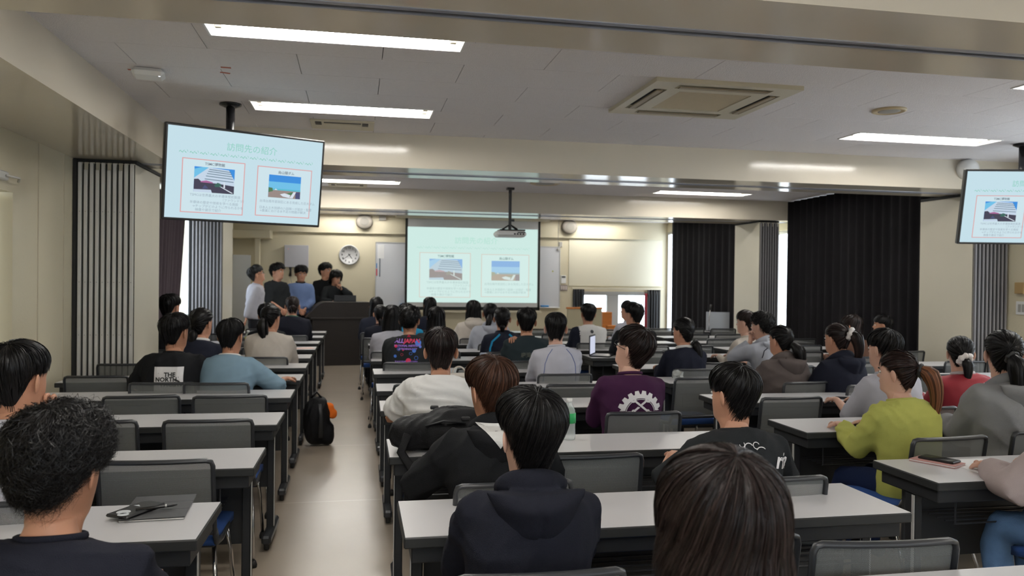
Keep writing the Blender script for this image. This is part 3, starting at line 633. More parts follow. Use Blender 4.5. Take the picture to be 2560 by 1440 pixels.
DESK = make_desk(); CHAIR = make_chair()
ORD = ['nearest', 'second', 'third', 'fourth', 'fifth', 'sixth', 'seventh', 'eighth', 'ninth', 'tenth', 'eleventh', 'twelfth']
ROWS = {'left': (-1.30, [2.80, 3.73, 4.76, 5.76, 6.71, 7.6, 8.5, 9.5, 10.4, 11.4, 12.4]),
        'middle': (1.045, [1.76, 2.70, 3.84, 5.13, 6.01, 7.07, 8.15, 9.1, 10.1, 11.1, 12.5]),
        'right': (3.22, [3.06, 4.14, 5.17, 6.21, 7.25, 8.3, 9.2, 10.2, 11.2, 12.4]),
        'window': (5.30, [5.2, 6.25, 7.25, 8.3, 9.2, 10.2, 11.2, 12.55])}
OFF = {'right': [0, .07, .10, .13, .13, .12, .12, .1, .1, .1], 'left': [-.055, 0, 0, -.01, -.01, -.03, -.03, -.03, -.03, -.03, -.03]}
BN = {'left': 'left block by the aisle', 'middle': 'middle block', 'right': 'right block', 'window': 'block by the right wall'}
PLACED = set()
def place_desks():
    first = True
    for blk, (xc, ys_) in ROWS.items():
        for i, y in enumerate(ys_):
            x = xc+(OFF[blk][i] if blk in OFF else 0); o = DESK if first else dup(DESK, (0, 0, 0)); first = False
            o.location = (x, y, 0)
            if (blk, i) in (('left', 5), ('left', 9), ('left', 10)): o.scale = (.78, 1, 1); o.location[0] = -1.125
            o.rotation_euler = (0, 0, R_({('middle', 1): 0.0}.get((blk, i), float(rng.normal(0, .5)))))
            tag(o, 'white-topped folding desk, %s row from the camera in the %s' % (ORD[i], BN[blk]), 'desk', 'folding desks in rows')
place_desks()
chair_used = False
def place_chair(x, y, rz, label):
    global chair_used
    o = CHAIR if not chair_used else dup(CHAIR, (0, 0, 0)); chair_used = True
    o.location = (x, y, 0); o.rotation_euler = (0, 0, rz); o.scale = (1, 1, 1); tag(o, label, 'chair', 'net-backed chairs at the desks'); return o
SEAT = {'left': ('wall-side', 'centre', 'aisle-side'), 'middle': ('aisle-side', 'centre', 'right-hand'), 'right': ('left-hand', 'centre', 'right-hand'), 'window': ('left-hand', 'centre', 'wall-side')}

# ------------------------------------------------------------------ people
SKIN = mat('skin', (.50, .26, .17), .5, bump=.06, bscale=160, var=.08, vscale=10, spec=.35)
SKIN2 = mat('tanned skin', (.45, .225, .14), .5, bump=.06, bscale=160, var=.1, vscale=10, spec=.35)
SKIN3 = mat('fair skin', (.60, .36, .27), .5, bump=.05, bscale=160, var=.06, vscale=10, spec=.35)
for mm in (SKIN, SKIN2, SKIN3):
    b_ = mm.node_tree.nodes['Principled BSDF']; b_.inputs['Subsurface Weight'].default_value = .08; b_.inputs['Subsurface Radius'].default_value = (.01, .004, .002)
def cloth(name, col, rough=.85, bump=.35, bscale=420, var=.08):
    return mat(name, col, rough, bump=bump, bscale=bscale, var=var, vscale=14, spec=.12)
def hair_mat(name, col, hi=2.6, rough=.38):
    if name in MATS: return MATS[name]
    m = bpy.data.materials.new(name); m.use_nodes = True; nt = m.node_tree; b = nt.nodes['Principled BSDF']
    a = nt.nodes.new('ShaderNodeAttribute'); a.attribute_name = 'strand'
    mx = nt.nodes.new('ShaderNodeMix'); mx.data_type = 'RGBA'
    mx.inputs[6].default_value = tuple(c*.3 for c in col)+(1,); mx.inputs[7].default_value = tuple(c*hi for c in col)+(1,)
    nt.links.new(a.outputs['Fac'], mx.inputs[0]); nt.links.new(mx.outputs[2], b.inputs['Base Color'])
    b.inputs['Roughness'].default_value = rough; b.inputs['Specular IOR Level'].default_value = .2
    MATS[name] = m; return m
HB = hair_mat('black hair', (.0068, .0062, .0064)); HBB = hair_mat('brown-black hair', (.016, .010, .009)); HBR = hair_mat('brown hair', (.055, .024, .014), 2.0)
HTAIL = hair_mat('reddish brown hair', (.022, .011, .009), 2.0); HTAILB = hair_mat('light brown hair ends', (.15, .062, .03), 1.8); HG = hair_mat('greying hair', (.03, .03, .03), 2.5)

HT = np.array([  # z, front, back, half-width
 (-.12, .050, .072, .062), (-.08, .044, .064, .057), (-.045, .044, .060, .054), (-.015, .050, .063, .054), (-.002, .066, .066, .055), (.006, .084, .067, .053), (.018, .092, .069, .053),
 (.04, .091, .075, .060), (.065, .092, .083, .066), (.085, .091, .090, .070), (.11, .089, .096, .0725), (.13, .093, .0985, .0745), (.16, .091, .098, .0755), (.185, .079, .089, .070),
 (.205, .058, .070, .055), (.218, .034, .043, .034), (.2245, .012, .015, .012), (.2255, .001, .001, .001)])
def head_vf(nz=44, na=36):
    t = np.linspace(0, 1, len(HT)); tt = np.linspace(0, 1, nz); tab = np.stack([np.interp(tt, t, HT[:, k]) for k in range(4)], 1)
    for _ in range(2): tab[1:-1] = (tab[:-2]+2*tab[1:-1]+tab[2:])/4
    V = []
    for z, fr, bk, w_ in tab:
        for k in range(na):
            a = 2*math.pi*k/na; s, c = math.sin(a), math.cos(a)
            x = w_*math.copysign(abs(s)**.92, s); y = (fr if c > 0 else bk)*math.copysign(abs(c)**.92, c)
            if c > 0:
                g = lambda x0, z0, sx, sz: math.exp(-((x-x0)/sx)**2-((z-z0)/sz)**2)
                nz_ = math.exp(-(x/.011)**2)*(math.exp(-((z-.085)/.010)**2)*.020+math.exp(-((z-.103)/.016)**2)*.011)
                y += nz_+g(0, .062, .022, .005)*.005+g(0, .052, .018, .005)*.004-g(.031, .112, .014, .009)*.007-g(-.031, .112, .014, .009)*.007+g(0, .012, .015, .012)*.004+g(.03, .128, .018, .006)*.003+g(-.03, .128, .018, .006)*.003-g(0, .074, .012, .004)*.002
            V.append((x, y, z))
    Fc = [(i*na+k, (i+1)*na+k, (i+1)*na+(k+1) % na, i*na+(k+1) % na) for i in range(nz-1) for k in range(na)]
    m = MB().add(V, [f[::-1] for f in Fc])
    for s in (-1, 1):   # ears
        E_ = []; n1, n2 = 10, 8
        for i in range(n1+1):
            for j in range(n2):
                p = math.pi*i/n1; q = 2*math.pi*j/n2
                dy, dz, dx = .018*math.sin(p)*math.cos(q), .032*math.cos(p), .008*math.sin(p)*math.sin(q)
                dy *= 1+.25*math.cos(p)
                ring = (1-math.sin(p)**2*.0)
                E_.append((s*(.084+dx+.014*(-dy/.018)*.8), -.008+dy-.12*dz*-1, .098+dz))
        m.add(E_, [(i*n2+j, (i+1)*n2+j, (i+1)*n2+(j+1) % n2, i*n2+(j+1) % n2) for i in range(n1) for j in range(n2)])
    return np.array(m.v), m.f
HV, HF = head_vf()
HC = np.array([0, -.004, .125])
_bv = BVHTree.FromPolygons([tuple(v) for v in HV[:44*36]], [f for f in HF if max(f) < 44*36])
def skull_table(tilt, npsi=40, naz=48):
    """distance from head centre in polar grid whose pole leans back by tilt"""
    ps = np.linspace(0, R_(175), npsi); az = np.linspace(-math.pi, math.pi, naz+1); D = np.zeros((npsi, naz+1)); dirs = np.zeros((npsi, naz+1, 3)); ct, st = math.cos(tilt), math.sin(tilt)
    for i, p in enumerate(ps):
        for j, a in enumerate(az):
            d = np.array([math.sin(p)*math.sin(a), math.sin(p)*math.cos(a), math.cos(p)])
            d = np.array([d[0], d[1]*ct-d[2]*st, d[1]*st+d[2]*ct]); dirs[i, j] = d
            h = _bv.ray_cast(Vector(HC), Vector(d)); D[i, j] = h[3] if h[3] else np.nan
            if d[2] < -.75: D[i, j] = min(D[i, j], .105/ max(.3, math.hypot(d[0], d[1])+.35)) if D[i, j] == D[i, j] else .11
    D[0] = np.nanmean(D[1])
    for _ in range(6):
        for i, j in np.argwhere(np.isnan(D)): D[i, j] = np.nanmean(D[max(0, i-1):i+2, max(0, j-1):j+2])
    return ps, az, D, tilt
TABLES = {k: skull_table(R_(k)) for k in (20, 38, 75, 105)}
def dirof(p, a, tilt):
    ct, st = math.cos(tilt), math.sin(tilt); x = np.sin(p)*np.sin(a); y = np.sin(p)*np.cos(a); z = np.cos(p)
    return np.stack([x, y*ct-z*st, y*st+z*ct], -1)
def dist(T, p, a):
    ps, az, D, _ = T; fi = np.clip(p/ps[-1]*(len(ps)-1), 0, len(ps)-1.001); a = (a+math.pi) % (2*math.pi); fj = np.clip(a/(2*math.pi)*(len(az)-1), 0, len(az)-1.001)
    i = fi.astype(int); j = fj.astype(int); u = fi-i; v = fj-j
    return D[i, j]*(1-u)*(1-v)+D[i+1, j]*u*(1-v)+D[i, j+1]*(1-u)*v+D[i+1, j+1]*u*v
def hairline(waz, st):
    """lowest world polar angle (deg) of hair for world azimuth in radians; 0 = face"""
    a = np.abs(np.degrees(waz)); fr, tm, sd, nb = st['line']
    jt = (6*np.sin(np.degrees(waz)*.16+st.get('seed', 0))+4*np.sin(np.degrees(waz)*.37+st.get('seed', 0)*2))*(a < 70)
    return np.interp(a, [0, 25, 45, 62, 80, 100, 118, 138, 180], [fr, fr+2, fr+6, tm, sd, sd+3, (sd+nb)/2+8, nb-3, nb])+jt
ST = {
 'short': dict(line=(74, 84, 86, 150), vol=.026, pole=20, L=(.35, .75), n=1.0, w=.0034, curl=0),
 'bowl': dict(line=(82, 90, 88, 154), vol=.029, pole=20, L=(.45, .9), n=1.1, w=.0034, curl=0),
 'crop': dict(line=(62, 80, 88, 142), vol=.014, pole=20, L=(.22, .45), n=1.0, w=.003, curl=0),
 'curly': dict(line=(72, 90, 97, 142), vol=.044, pole=20, L=(.35, .8), n=1.25, w=.0034, curl=1.0),
 'bob': dict(line=(78, 95, 122, 150), vol=.026, pole=20, L=(.6, 1.0), n=1.2, w=.0036, curl=0, drop=.06),
 'long': dict(line=(76, 92, 128, 150), vol=.020, pole=20, L=(.7, 1.0), n=1.0, w=.004, curl=0, drop=.26),
 'tail': dict(line=(66, 84, 94, 152), vol=.013, pole=75, L=(.7, 1.0), n=.9, w=.0034, curl=0),
 'lowtail': dict(line=(68, 86, 96, 152), vol=.014, pole=105, L=(.7, 1.0), n=.9, w=.0034, curl=0),
}
def make_hair(name_mat, style, lod, parent, M, tail=None, seed=0, vol=None, tail_mat=None):
    st = dict(ST[style]); st['seed'] = seed % 17; T = TABLES[{20: 20, 75: 75, 105: 105}[st['pole']]]; tilt = T[3]; rg = np.random.default_rng(seed); V0 = vol if vol is not None else st['vol']
    # reach: largest polar angle still inside the hairline for each azimuth
    pg = np.linspace(0, R_(172), 90); ag = np.linspace(-math.pi, math.pi, 73)
    lim = np.zeros(len(ag))
    for j, a in enumerate(ag):
        d = dirof(pg, np.full_like(pg, a), tilt); wp = np.degrees(np.arccos(np.clip(d[:, 2], -1, 1))); wa = np.arctan2(d[:, 0], d[:, 1])
        ok = wp <= hairline(wa, st); k = np.argmin(ok) if not ok.all() else len(pg)-1; lim[j] = pg[max(k-1, 3)]
    lim = (np.roll(lim[:-1], 1)+lim[:-1]*2+np.roll(lim[:-1], -1))/4; lim = np.append(lim, lim[0])
    limf = lambda a: np.interp((a+math.pi) % (2*math.pi)-math.pi, ag, lim)
    drop = st.get('drop', 0)
    def place(p, a, off, extra):
        d = dirof(p, a, tilt)
        if not drop: off = off*(1-(.15 if st['curl'] else .55)*np.clip((np.degrees(np.arccos(np.clip(d[..., 2], -1, 1)))-76)/38, 0, 1))
        r = dist(T, p, a)+off; P = HC+d*r[..., None]
        wob = extra
        if drop:   # fall straight once past the widest part
            wp = np.degrees(np.arccos(np.clip(d[..., 2], -1, 1))); back = d[..., 1] < .35
            k = np.clip((wp-98)/(150-98), 0, 1)*back
            h = d[..., :2]/(np.linalg.norm(d[..., :2], axis=-1, keepdims=True)+1e-6); rad = np.where(d[..., 1] < 0, .103, .09)*(1-.1*k)+off
            rx = np.abs(h[..., 0]); rr = rad*(1-rx)+(.083+off)*rx
            tgt = np.stack([h[..., 0]*rr, HC[1]+h[..., 1]*rr, .12-.10*k-k**1.5*drop], -1)
            mxk = np.clip(k*2.5, 0, 1)[..., None]; P = P*(1-mxk)+tgt*mxk
        return P+wob
    m = MB(); attr = []
    na, npp = (120, 22) if lod < 2 else (48, 16); A = np.linspace(-math.pi, math.pi, na, endpoint=False); Tt = np.linspace(0, 1, npp)
    LA = limf(A); PP = Tt[:, None]*LA[None, :]*.985; AA = np.broadcast_to(A, PP.shape)
    taper = np.clip(np.sin(np.clip(Tt, 0, 1)*math.pi*.93+.2), 0, 1)[:, None]**.6
    bump = .10*np.sin(AA*23+PP*2+seed)+.12*np.sin(AA*7+seed)*np.sin(PP*5+seed*2)+.1*np.sin(AA*3+PP*4+seed)
    OFFS = V0*.80*(.35+.65*taper)*(1+bump) if not drop else V0*.8*(1+bump*.5)*np.ones_like(PP)
    Q = place(PP, AA, OFFS, 0)
    Fc = [(i*na+j, i*na+(j+1) % na, (i+1)*na+(j+1) % na, (i+1)*na+j) for i in range(npp-1) for j in range(na)]
    # inner lip so that the shell has thickness
    inner = place(PP[-1:], AA[-1:], np.full((1, na), .001), 0)[0]
    if drop: inner = Q[-1]*np.array([.9, .9, 1])
    allv = np.concatenate([Q.reshape(-1, 3), inner]); b_ = (npp-1)*na
    Fc += [(b_+j, b_+(j+1) % na, npp*na+(j+1) % na, npp*na+j) for j in range(na)]
    m.add(allv, Fc); attr.append(np.full(len(allv), .25))
    N = int({0: 6500, 1: 1700, 2: 450, 3: 160}[lod]*st['n']); K = {0: 10, 1: 7, 2: 6, 3: 5}[lod]; W = st['w']*{0: .62, 1: 1.2, 2: 2.1, 3: 3.2}[lod]
    a0 = rg.uniform(-math.pi, math.pi, N); l0 = limf(a0); s0 = rg.uniform(0, 1, N)**.75*.8; Ls = rg.uniform(*st['L'], N); s1 = np.minimum(s0+Ls, rg.uniform(.92, 1.09, N))
    t = np.linspace(0, 1, K)[None, :]; s = s0[:, None]+(s1-s0)[:, None]*t
    sw = (.5 if style in ('tail', 'lowtail') else 0)*0+rg.normal(0, .06, N)[:, None]*t+.18*(t if st['pole'] == 20 else 0)
    clump = np.round(a0*9)/9; a = a0[:, None]+sw+(clump-a0)[:, None]*.5*t
    p = s*l0[:, None]
    ph = rg.uniform(0, 6.28, (N, 1)); off = V0*(.74+.40*rg.random((N, 1))**1.5+.10*np.sin(a0*23+seed)[:, None])*np.ones_like(s)*(.55+.45*np.sin(np.clip(s, 0, 1)*math.pi*.9+.25))*(1-.5*np.clip(s, 0, 1)**5)+.003*t*rg.random((N, 1))
    if drop: off = V0*(.78+.35*rg.random((N, 1)))*np.ones_like(s)
    ex = 0
    if st['curl']:
        c = st['curl']; fr = rg.uniform(5, 9, (N, 1)); a = a+c*.20*np.sin(fr*t*2+ph)*(t+.2); off = off+c*.010*np.sin(fr*t*2.2+ph*1.7)*(t+.3)+.016*t**2*rg.random((N, 1)); p = p+.05*np.sin(fr*t+ph)
    P = place(p, a, off, ex)
    T3 = unit(np.gradient(P, axis=1)); Nn = unit(P-HC); Sd = unit(np.cross(T3, Nn)); th_ = rg.normal(0, .55, (N, 1, 1)); Sd = Sd*np.cos(th_)+Nn*np.sin(th_); wv = (W*(.5+.5*rg.random((N, 1)))*np.sin(np.clip(t*.86+.10, 0, 1)*math.pi)**.5*(1-.75*t**4))[..., None]
    L_ = P-Sd*wv/2; R__ = P+Sd*wv/2; VV = np.stack([L_, R__], 2).reshape(-1, 3)
    idx = (np.arange(N)[:, None]*K+np.arange(K-1)[None, :]).reshape(-1)*2
    m.add([], []); base = m.n; m.v.extend(map(tuple, VV.tolist())); m.n += len(VV)
    FF = np.stack([idx, idx+1, idx+3, idx+2], 1)+base; m.f.extend(map(tuple, FF.tolist())); m.m.extend([0]*len(FF)); attr.append(np.repeat(rg.random(N)**2, K*2))
    m.v = np.array(m.v)@np.array(M.to_3x3()).T+np.array(M.translation); m.v = m.v.tolist()
    tail_mats = [name_mat]
    if tail:   # ponytail along a world-upright path given in root coordinates relative to the tie point
        tie = np.array(M @ Vector(tail['tie'])); path = np.array(tail['path'], float); path = tie+np.concatenate([[[0, 0, 0]], path]); tr = np.array([tail['r']*.45]+[tail['r']*q for q in np.linspace(1, .35, len(path)-1)])
        tt = np.linspace(0, 1, len(path)); t8 = np.linspace(0, 1, 12); PT = np.stack([np.interp(t8, tt, path[:, k]) for k in range(3)], 1)
        for _ in range(2): PT[1:-1] = (PT[:-2]+2*PT[1:-1]+PT[2:])/4
        RR = np.interp(t8, tt, tr)
        mi = 1 if tail_mat else 0
        if tail_mat: tail_mats.append(tail_mat)
        v, f = tube_vf(PT, RR*.85, 10, True); m.add(v, f, mi); attr.append(np.full(len(v), .3))
        NT = {0: 900, 1: 420, 2: 160, 3: 60}[lod]; an = rg.uniform(0, 6.28, NT); rad = rg.uniform(.75, 1.15, NT); tan = unit(np.gradient(PT, axis=0)); up = np.array([1.0, .1, .05]); s1_ = unit(up-tan*(tan@up)[:, None]); s2_ = np.cross(tan, s1_)
        wave = tail.get('wave', 0)*np.sin(t8*18)[None, :]*t8[None, :]
        an2 = an[:, None]+wave*2+.25*t8[None]; rr = rad[:, None]*RR[None]+.6*wave*.02
        PS = PT[None]+s1_[None]*(np.cos(an2)*rr)[..., None]+s2_[None]*(np.sin(an2)*rr)[..., None]
        PS[:, -1] += rg.normal(0, 1, (NT, 3))*[.006, .006, .02]
        Tn = unit(np.gradient(PS, axis=1)); No = unit(PS-PT[None]); Si = unit(np.cross(Tn, No)); wv = (st['w']*1.6*(1 if lod < 2 else 2)*np.ones((NT, 12))*(1-.8*t8**5))[..., None]
        VV = np.stack([PS-Si*wv/2, PS+Si*wv/2], 2).reshape(-1, 3); idx = (np.arange(NT)[:, None]*12+np.arange(11)[None]).reshape(-1)*2; base = m.n
        m.v.extend(VV.tolist()); m.n += len(VV); FF = np.stack([idx, idx+1, idx+3, idx+2], 1)+base; m.f.extend(map(tuple, FF.tolist())); m.m.extend([mi]*len(FF)); attr.append(np.repeat(rg.random(NT)**2, 24))
    o = m.build('hair', tail_mats, parent, True)
    at = o.data.attributes.new('strand', 'FLOAT', 'POINT'); at.data.foreach_set('value', np.concatenate(attr).astype(np.float32)); o['label'] = 'hair'
    del o['label']
    if tail and tail.get('tie_mat'):
        q = MB(); R0 = tail.get('tie_r') or tail['r']*.55; aa = np.linspace(0, 2*math.pi, 25); d = unit(path[1]-path[0]); u = unit(np.cross(d, [1, .2, .3])); v_ = np.cross(d, u); c0 = tie+d*.012
        q.tube([c0+(u*math.cos(x)+v_*math.sin(x))*R0*1.25 for x in aa], [.012*(tail.get('tie_t', 1))*(1+.25*math.sin(7*x)) for x in aa], 8, caps=False)
        h = q.build('scrunchie' if tail.get('tie_t', 1) > 1 else 'hair_tie', tail['tie_mat'], o, True)
    return o

def remesh(v, f, voxel, smooth=6):
    me = bpy.data.meshes.new('tmp'); me.from_pydata([tuple(map(float, p)) for p in v], [], f); o = bpy.data.objects.new('tmp', me); COL.objects.link(o)
    r = o.modifiers.new('r', 'REMESH'); r.mode = 'VOXEL'; r.voxel_size = voxel
    if smooth: s = o.modifiers.new('s', 'SMOOTH'); s.factor = .5; s.iterations = smooth
    dg = bpy.context.evaluated_depsgraph_get(); dg.update(); e = o.evaluated_get(dg); m2 = e.data
    n = len(m2.vertices); V = np.zeros(n*3); m2.vertices.foreach_get('co', V); V = V.reshape(-1, 3); NN = np.zeros(n*3); m2.vertices.foreach_get('normal', NN); NN = NN.reshape(-1, 3)
    Fc = [tuple(p.vertices) for p in m2.polygons]
    bpy.data.objects.remove(o); bpy.data.meshes.remove(me); return V, NN, Fc
def folds(V, N, seed, amp=.006):
    rg = np.random.default_rng(seed); d = np.zeros(len(V))
    w1 = np.stack([np.sin(V@rg.normal(0, 9, 3)+rg.random()*6) for _ in range(3)], 1)*.05
    for k in range(5):
        kv = rg.normal(0, 1, 3)*np.array([1, .7, 1.1]); kv *= rg.uniform(16, 40)/np.linalg.norm(kv); s = np.sin((V+w1)@kv+rg.random()*6.28); d += (1-np.abs(s))**2*rg.uniform(.4, 1)*np.clip(np.sin(V@rg.normal(0, 5, 3)+rg.random()*6), 0, 1)
    return V+N*((d-.4)*amp)[:, None]
def ik(S0, Wr, L1, L2, hint):
    S0, Wr = np.array(S0, float), np.array(Wr, float); d = Wr-S0; L = np.linalg.norm(d); 
    if L > (L1+L2)*.995: Wr = S0+d/L*(L1+L2)*.995; d = Wr-S0; L = np.linalg.norm(d)
    u = d/L; a = (L1*L1-L2*L2+L*L)/(2*L); h = math.sqrt(max(1e-6, L1*L1-a*a)); hn = np.array(hint, float); hn -= u*(hn@u); hn /= np.linalg.norm(hn)
    return S0+u*a+hn*h, Wr
def skin_arm_pts(S0, E_, W_): return [S0, S0*.65+E_*.35, S0*.25+E_*.75, E_, E_*.7+W_*.3, E_*.3+W_*.7, W_]
def hand_vf(Wr, dr, pn, curl=.5, s=1, side=1):
    """palm and five fingers: dr = hand direction, pn = palm normal (towards the palm side)"""
    dr = unit(np.array(dr, float)); pn = np.array(pn, float); pn = unit(pn-dr*(dr@pn)); sd = np.cross(dr, pn)*side; out = []
    pal = ([Wr-dr*.02, Wr+dr*.015*s, Wr+dr*.05*s, Wr+dr*.085*s], [(.024*s, .019*s), (.030*s, .019*s), (.040*s, .016*s), (.038*s, .012*s)])
    fng = []
    for i, (o, L) in enumerate(((-.030, .068), (-.010, .077), (.010, .072), (.029, .056))):
        b0 = Wr+dr*.078*s+sd*o*s; pts = [b0]; ang = 0; d = dr.copy()
        for k, f in enumerate((.42, .32, .26)):
            ang += curl*(.55 if k == 0 else .75)*(1+.08*i); d = dr*math.cos(ang)+pn*math.sin(ang)+sd*o*1.2; d = unit(d); pts.append(pts[-1]+d*L*f*s)
        fng.append((pts, [.0092*s, .0088*s, .008*s, .0062*s]))
    b0 = Wr+dr*.022*s-sd*.024*s; d1 = unit(dr*.75-sd*.75+pn*.35); d2_ = unit(dr*.95-sd*.15+pn*.5); fng.append(([b0, b0+d1*.034*s, b0+d1*.034*s+d2_*.028*s, b0+d1*.034*s+d2_*.05*s], [.013*s, .0105*s, .0095*s, .007*s]))
    return pal, fng, sd
def person(key, u, v, y, label, hair='short', hmat=None, skin=None, shirt=None, sleeve='long', yaw=0, pitch=0, roll=0, body=0, lean=8, arms='table', lod=2, pants=None, hood=None, tail=None, tail_mat=None, stand=False, fit=0, collar=None, face=False,
           vol=None, side=0, topz=None, prints=None, wide=1.0, hs=1.0, glasses=False, x=None, coll2=None, chair=True, raglan=None):
    hmat = hmat or HB; skin = skin or SKIN; pants = pants or PANTS; ly = y
    P3 = at_y(u, v, y); target = topz or P3[2]
    hb = .88 if stand else .44
    a = R_(lean); Ry = lambda h: a*(.6+.8*h/.55)
    def sp(h):
        n_ = 12; yy = zz = 0.0
        for k in range(n_): q = Ry(h*(k+.5)/n_)*.75; yy += math.sin(q)*h/n_; zz += math.cos(q)*h/n_
        return np.array([side*h, yy, hb+zz]), Ry(h)
    nb, na_ = sp(.555); ha = na_*.45
    hs = hs*1.04
    HM = Matrix.Translation(Vector(nb+np.array([side*.03, .018+math.sin(ha)*.05, .045]))) @ Matrix.Rotation(R_(yaw-body), 4, 'Z') @ Matrix.Rotation(R_(pitch)-0*ha, 4, 'X') @ Matrix.Rotation(R_(roll), 4, 'Y') @ Matrix.Scale(hs, 4)
    top = (HM @ Vector((0, -.01, .2255+.85*(vol if vol is not None else ST[hair]['vol']))))[2]
    s = max(.86, min(1.12, target/top)); rb = R_(body)
    hx, hy = (HM @ Vector((0, -.01, .15)))[:2]
    wx, wy = (hx*math.cos(rb)-hy*math.sin(rb))*s, (hx*math.sin(rb)+hy*math.cos(rb))*s
    root = tag(empty('person', (P3[0]-wx, y-wy, 0), rb, s), label, 'person')
    vox = {0: .0100, 1: .0135, 2: .018, 3: .023}[lod]
    def torso(g, top_h=.60, z0=.0):
        prof = [(0.0+z0, .155, .115), (.06, .168, .125), (.13, .160, .122), (.22, .148, .108), (.32, .160, .115), (.40, .172, .120), (.46, .172, .112), (.505, .158, .098), (.535, .120, .082), (.56, .075, .066)]+([(.60, .055, .058)] if top_h > .58 else [])
        V = []; n = 20
        for h, w_, d in prof:
            c, q = sp(h); w_ = w_*wide+g; d = d+g*.8; c = c+np.array([0, -.012 if h > .3 else 0, 0])
            for k in range(n):
                b = 2*math.pi*k/n; V.append(c+np.array([w_*math.copysign(abs(math.cos(b))**.85, math.cos(b)), d*math.sin(b)*math.cos(q), -d*math.sin(b)*math.sin(q)]))
        K = len(prof); Fc = [(i*n+k, i*n+(k+1) % n, (i+1)*n+(k+1) % n, (i+1)*n+k) for i in range(K-1) for k in range(n)]+[tuple(range(n))[::-1], tuple((K-1)*n+k for k in range(n))]
        return V, Fc
    # arms
    AR = []
    for sg in (-1, 1):
        c, q = sp(.480); S0 = c+np.array([sg*.160*wide, -.01, 0]); mode = arms if isinstance(arms, str) else arms[0 if sg < 0 else 1]
        tz = (.70/s+.035) if not stand else .9
        W_, hint, hd, pn, cu = {'table': ((sg*.12, S0[1]+.36, tz), (sg*.35, -.5, -.9), (-sg*.45, 1, -.05), (0, 0, -1), .35), 'lap': ((sg*.09, .27, hb+.19), (sg*.6, -.7, -.4), (-sg*.3, 1, -.2), (0, 0, -1), .4),
            'wide': ((sg*.20, S0[1]+.33, tz), (sg*.8, -.4, -.7), (-sg*.8, .8, 0), (0, 0, -1), .4), 'out': ((sg*.36, S0[1]+.30, tz), (sg*.6, -.4, -.6), (sg*.3, 1, 0), (0, 0, -1), .35),
            'chin': (tuple(np.array((HM @ Vector((sg*.045, .085, -.045))))[:3]), (sg*.8, .3, -.8), (-sg*.1, .05, 1), (0, -1, .1), 1.1), 'shoulder': ((-sg*.12, S0[1]+.05, S0[2]+.075), (0, 1, -.6), (-sg*.35, -1, .0), (0, -.3, -1), .5),
            'hang': ((sg*.24, .02, hb+.02), (sg*.3, -1, 0), (0, .1, -1), (-sg, 0, 0), .4), 'clasp': ((sg*.05, .20, hb+.10), (sg*.8, -.5, -.2), (-sg*.6, .4, -.6), (0, -1, 0), .6), 'desk': ((sg*.28, .25, .84/s), (sg*1, -.6, .1), (0, .6, -.6), (0, 0, -1), .3),
            'mic': ((sg*.03, .27, hb+.50), (sg*1, -.1, -.6), (-sg*.35, .25, .85), (-sg*.3, -.8, 0), 1.2), 'back': ((sg*.16, -.14, .86/s), (sg*.6, -1, 0), (0, -.2, -1), (0, -1, 0), .4), 'paper': ((sg*.12, .30, hb+.26), (sg*.8, -.4, -.4), (-sg*.4, 1, .1), (0, 0, -1), .5)}[mode]
        E_, W2 = ik(S0, W_, .265, .235, hint); AR.append((sg, S0, E_, W2, hd, pn, cu))
    # skin body
    bv, bf = torso(-.012, .60); mb = MB().add(bv, bf); lp = []
    for sg in (-1, 1):
        if stand: pts = [(sg*.085, 0, hb+.02), (sg*.095, .005, hb*.55), (sg*.10, -.01, hb*.28), (sg*.10, -.015, .08)]
        else: pts = [(sg*.09, .02, hb+.075), (sg*.10, .22, hb+.07), (sg*.105, .42, hb+.045), (sg*.105, .44, hb-.05), (sg*.10, .42, .24), (sg*.10, .40, .07)]
        rr = [.078, .062, .05, .038] if stand else [.075, .068, .055, .052, .048, .036]; lp.append((pts, rr))
        mb.tube(pts, rr, 10); mb.tube([(sg*.10, pts[-1][1]-.04, .035), (sg*.105, pts[-1][1]+.06, .035), (sg*.11, pts[-1][1]+.16, .025)], [.03, .036, .025], 8)
    fings = []
    for sg, S0, E_, W2, hd, pn, cu in AR:
        mb.tube(skin_arm_pts(S0, E_, W2), [.048, .043, .038, .035, .035, .029, .023], 10)
        pal, fng, _ = hand_vf(W2, hd, pn, cu, 1, sg); mb.tube(pal[0], pal[1], 10, up=pn); fings += fng
    mb.lathe([(.056, 0), (.054, .06), (.054, .09)], 16, tuple(nb+np.array([0, .0, -.03])))
    V, N, Fc = remesh(mb.v, mb.f, vox if lod < 3 else .019, 4)
    o = MB().add(V, Fc)
    hv = HV@np.array(HM.to_3x3()).T+np.array(HM.translation); o.add(hv, HF)
    for pts, rr in fings: o.tube([pts[0]]+[np.array(p) for p in pts[1:]], rr, 7)
    bo = o.build('body', skin, root, True)
    # shirt
    g = .014+fit; sv, sf = torso(g, .56, .0); mb = MB().add(sv, sf)
    for sg, S0, E_, W2, hd, pn, cu in AR:
        c, q = sp(.47); mb.tube([c+np.array([sg*.10*wide, -.01, .0]), S0+np.array([sg*.006, 0, .004]), S0*.7+E_*.3], [.080+g*.5, .052+g*.6, .052+g*.8], 12)
        g, g0 = g*.75, g
        if sleeve == 'short': e_ = S0*.18+E_*.82; mb.tube([S0, S0*.6+E_*.4, e_], [.056+g*.5, .050+g, .054+g*1.1], 12)
        elif sleeve == 'elbow': e_ = E_*.85+W2*.15; mb.tube([S0, S0*.5+E_*.5, E_, e_], [.055+g*.5, .048+g, .045+g, .048+g], 12)
        else: mb.tube([S0, S0*.6+E_*.4, E_+(E_-S0)*.02, E_*.6+W2*.4, E_*.08+W2*.92], [.054+g*.5, .046+g, .041+g, .039+g, .030+g*.6], 12)
        g = g0
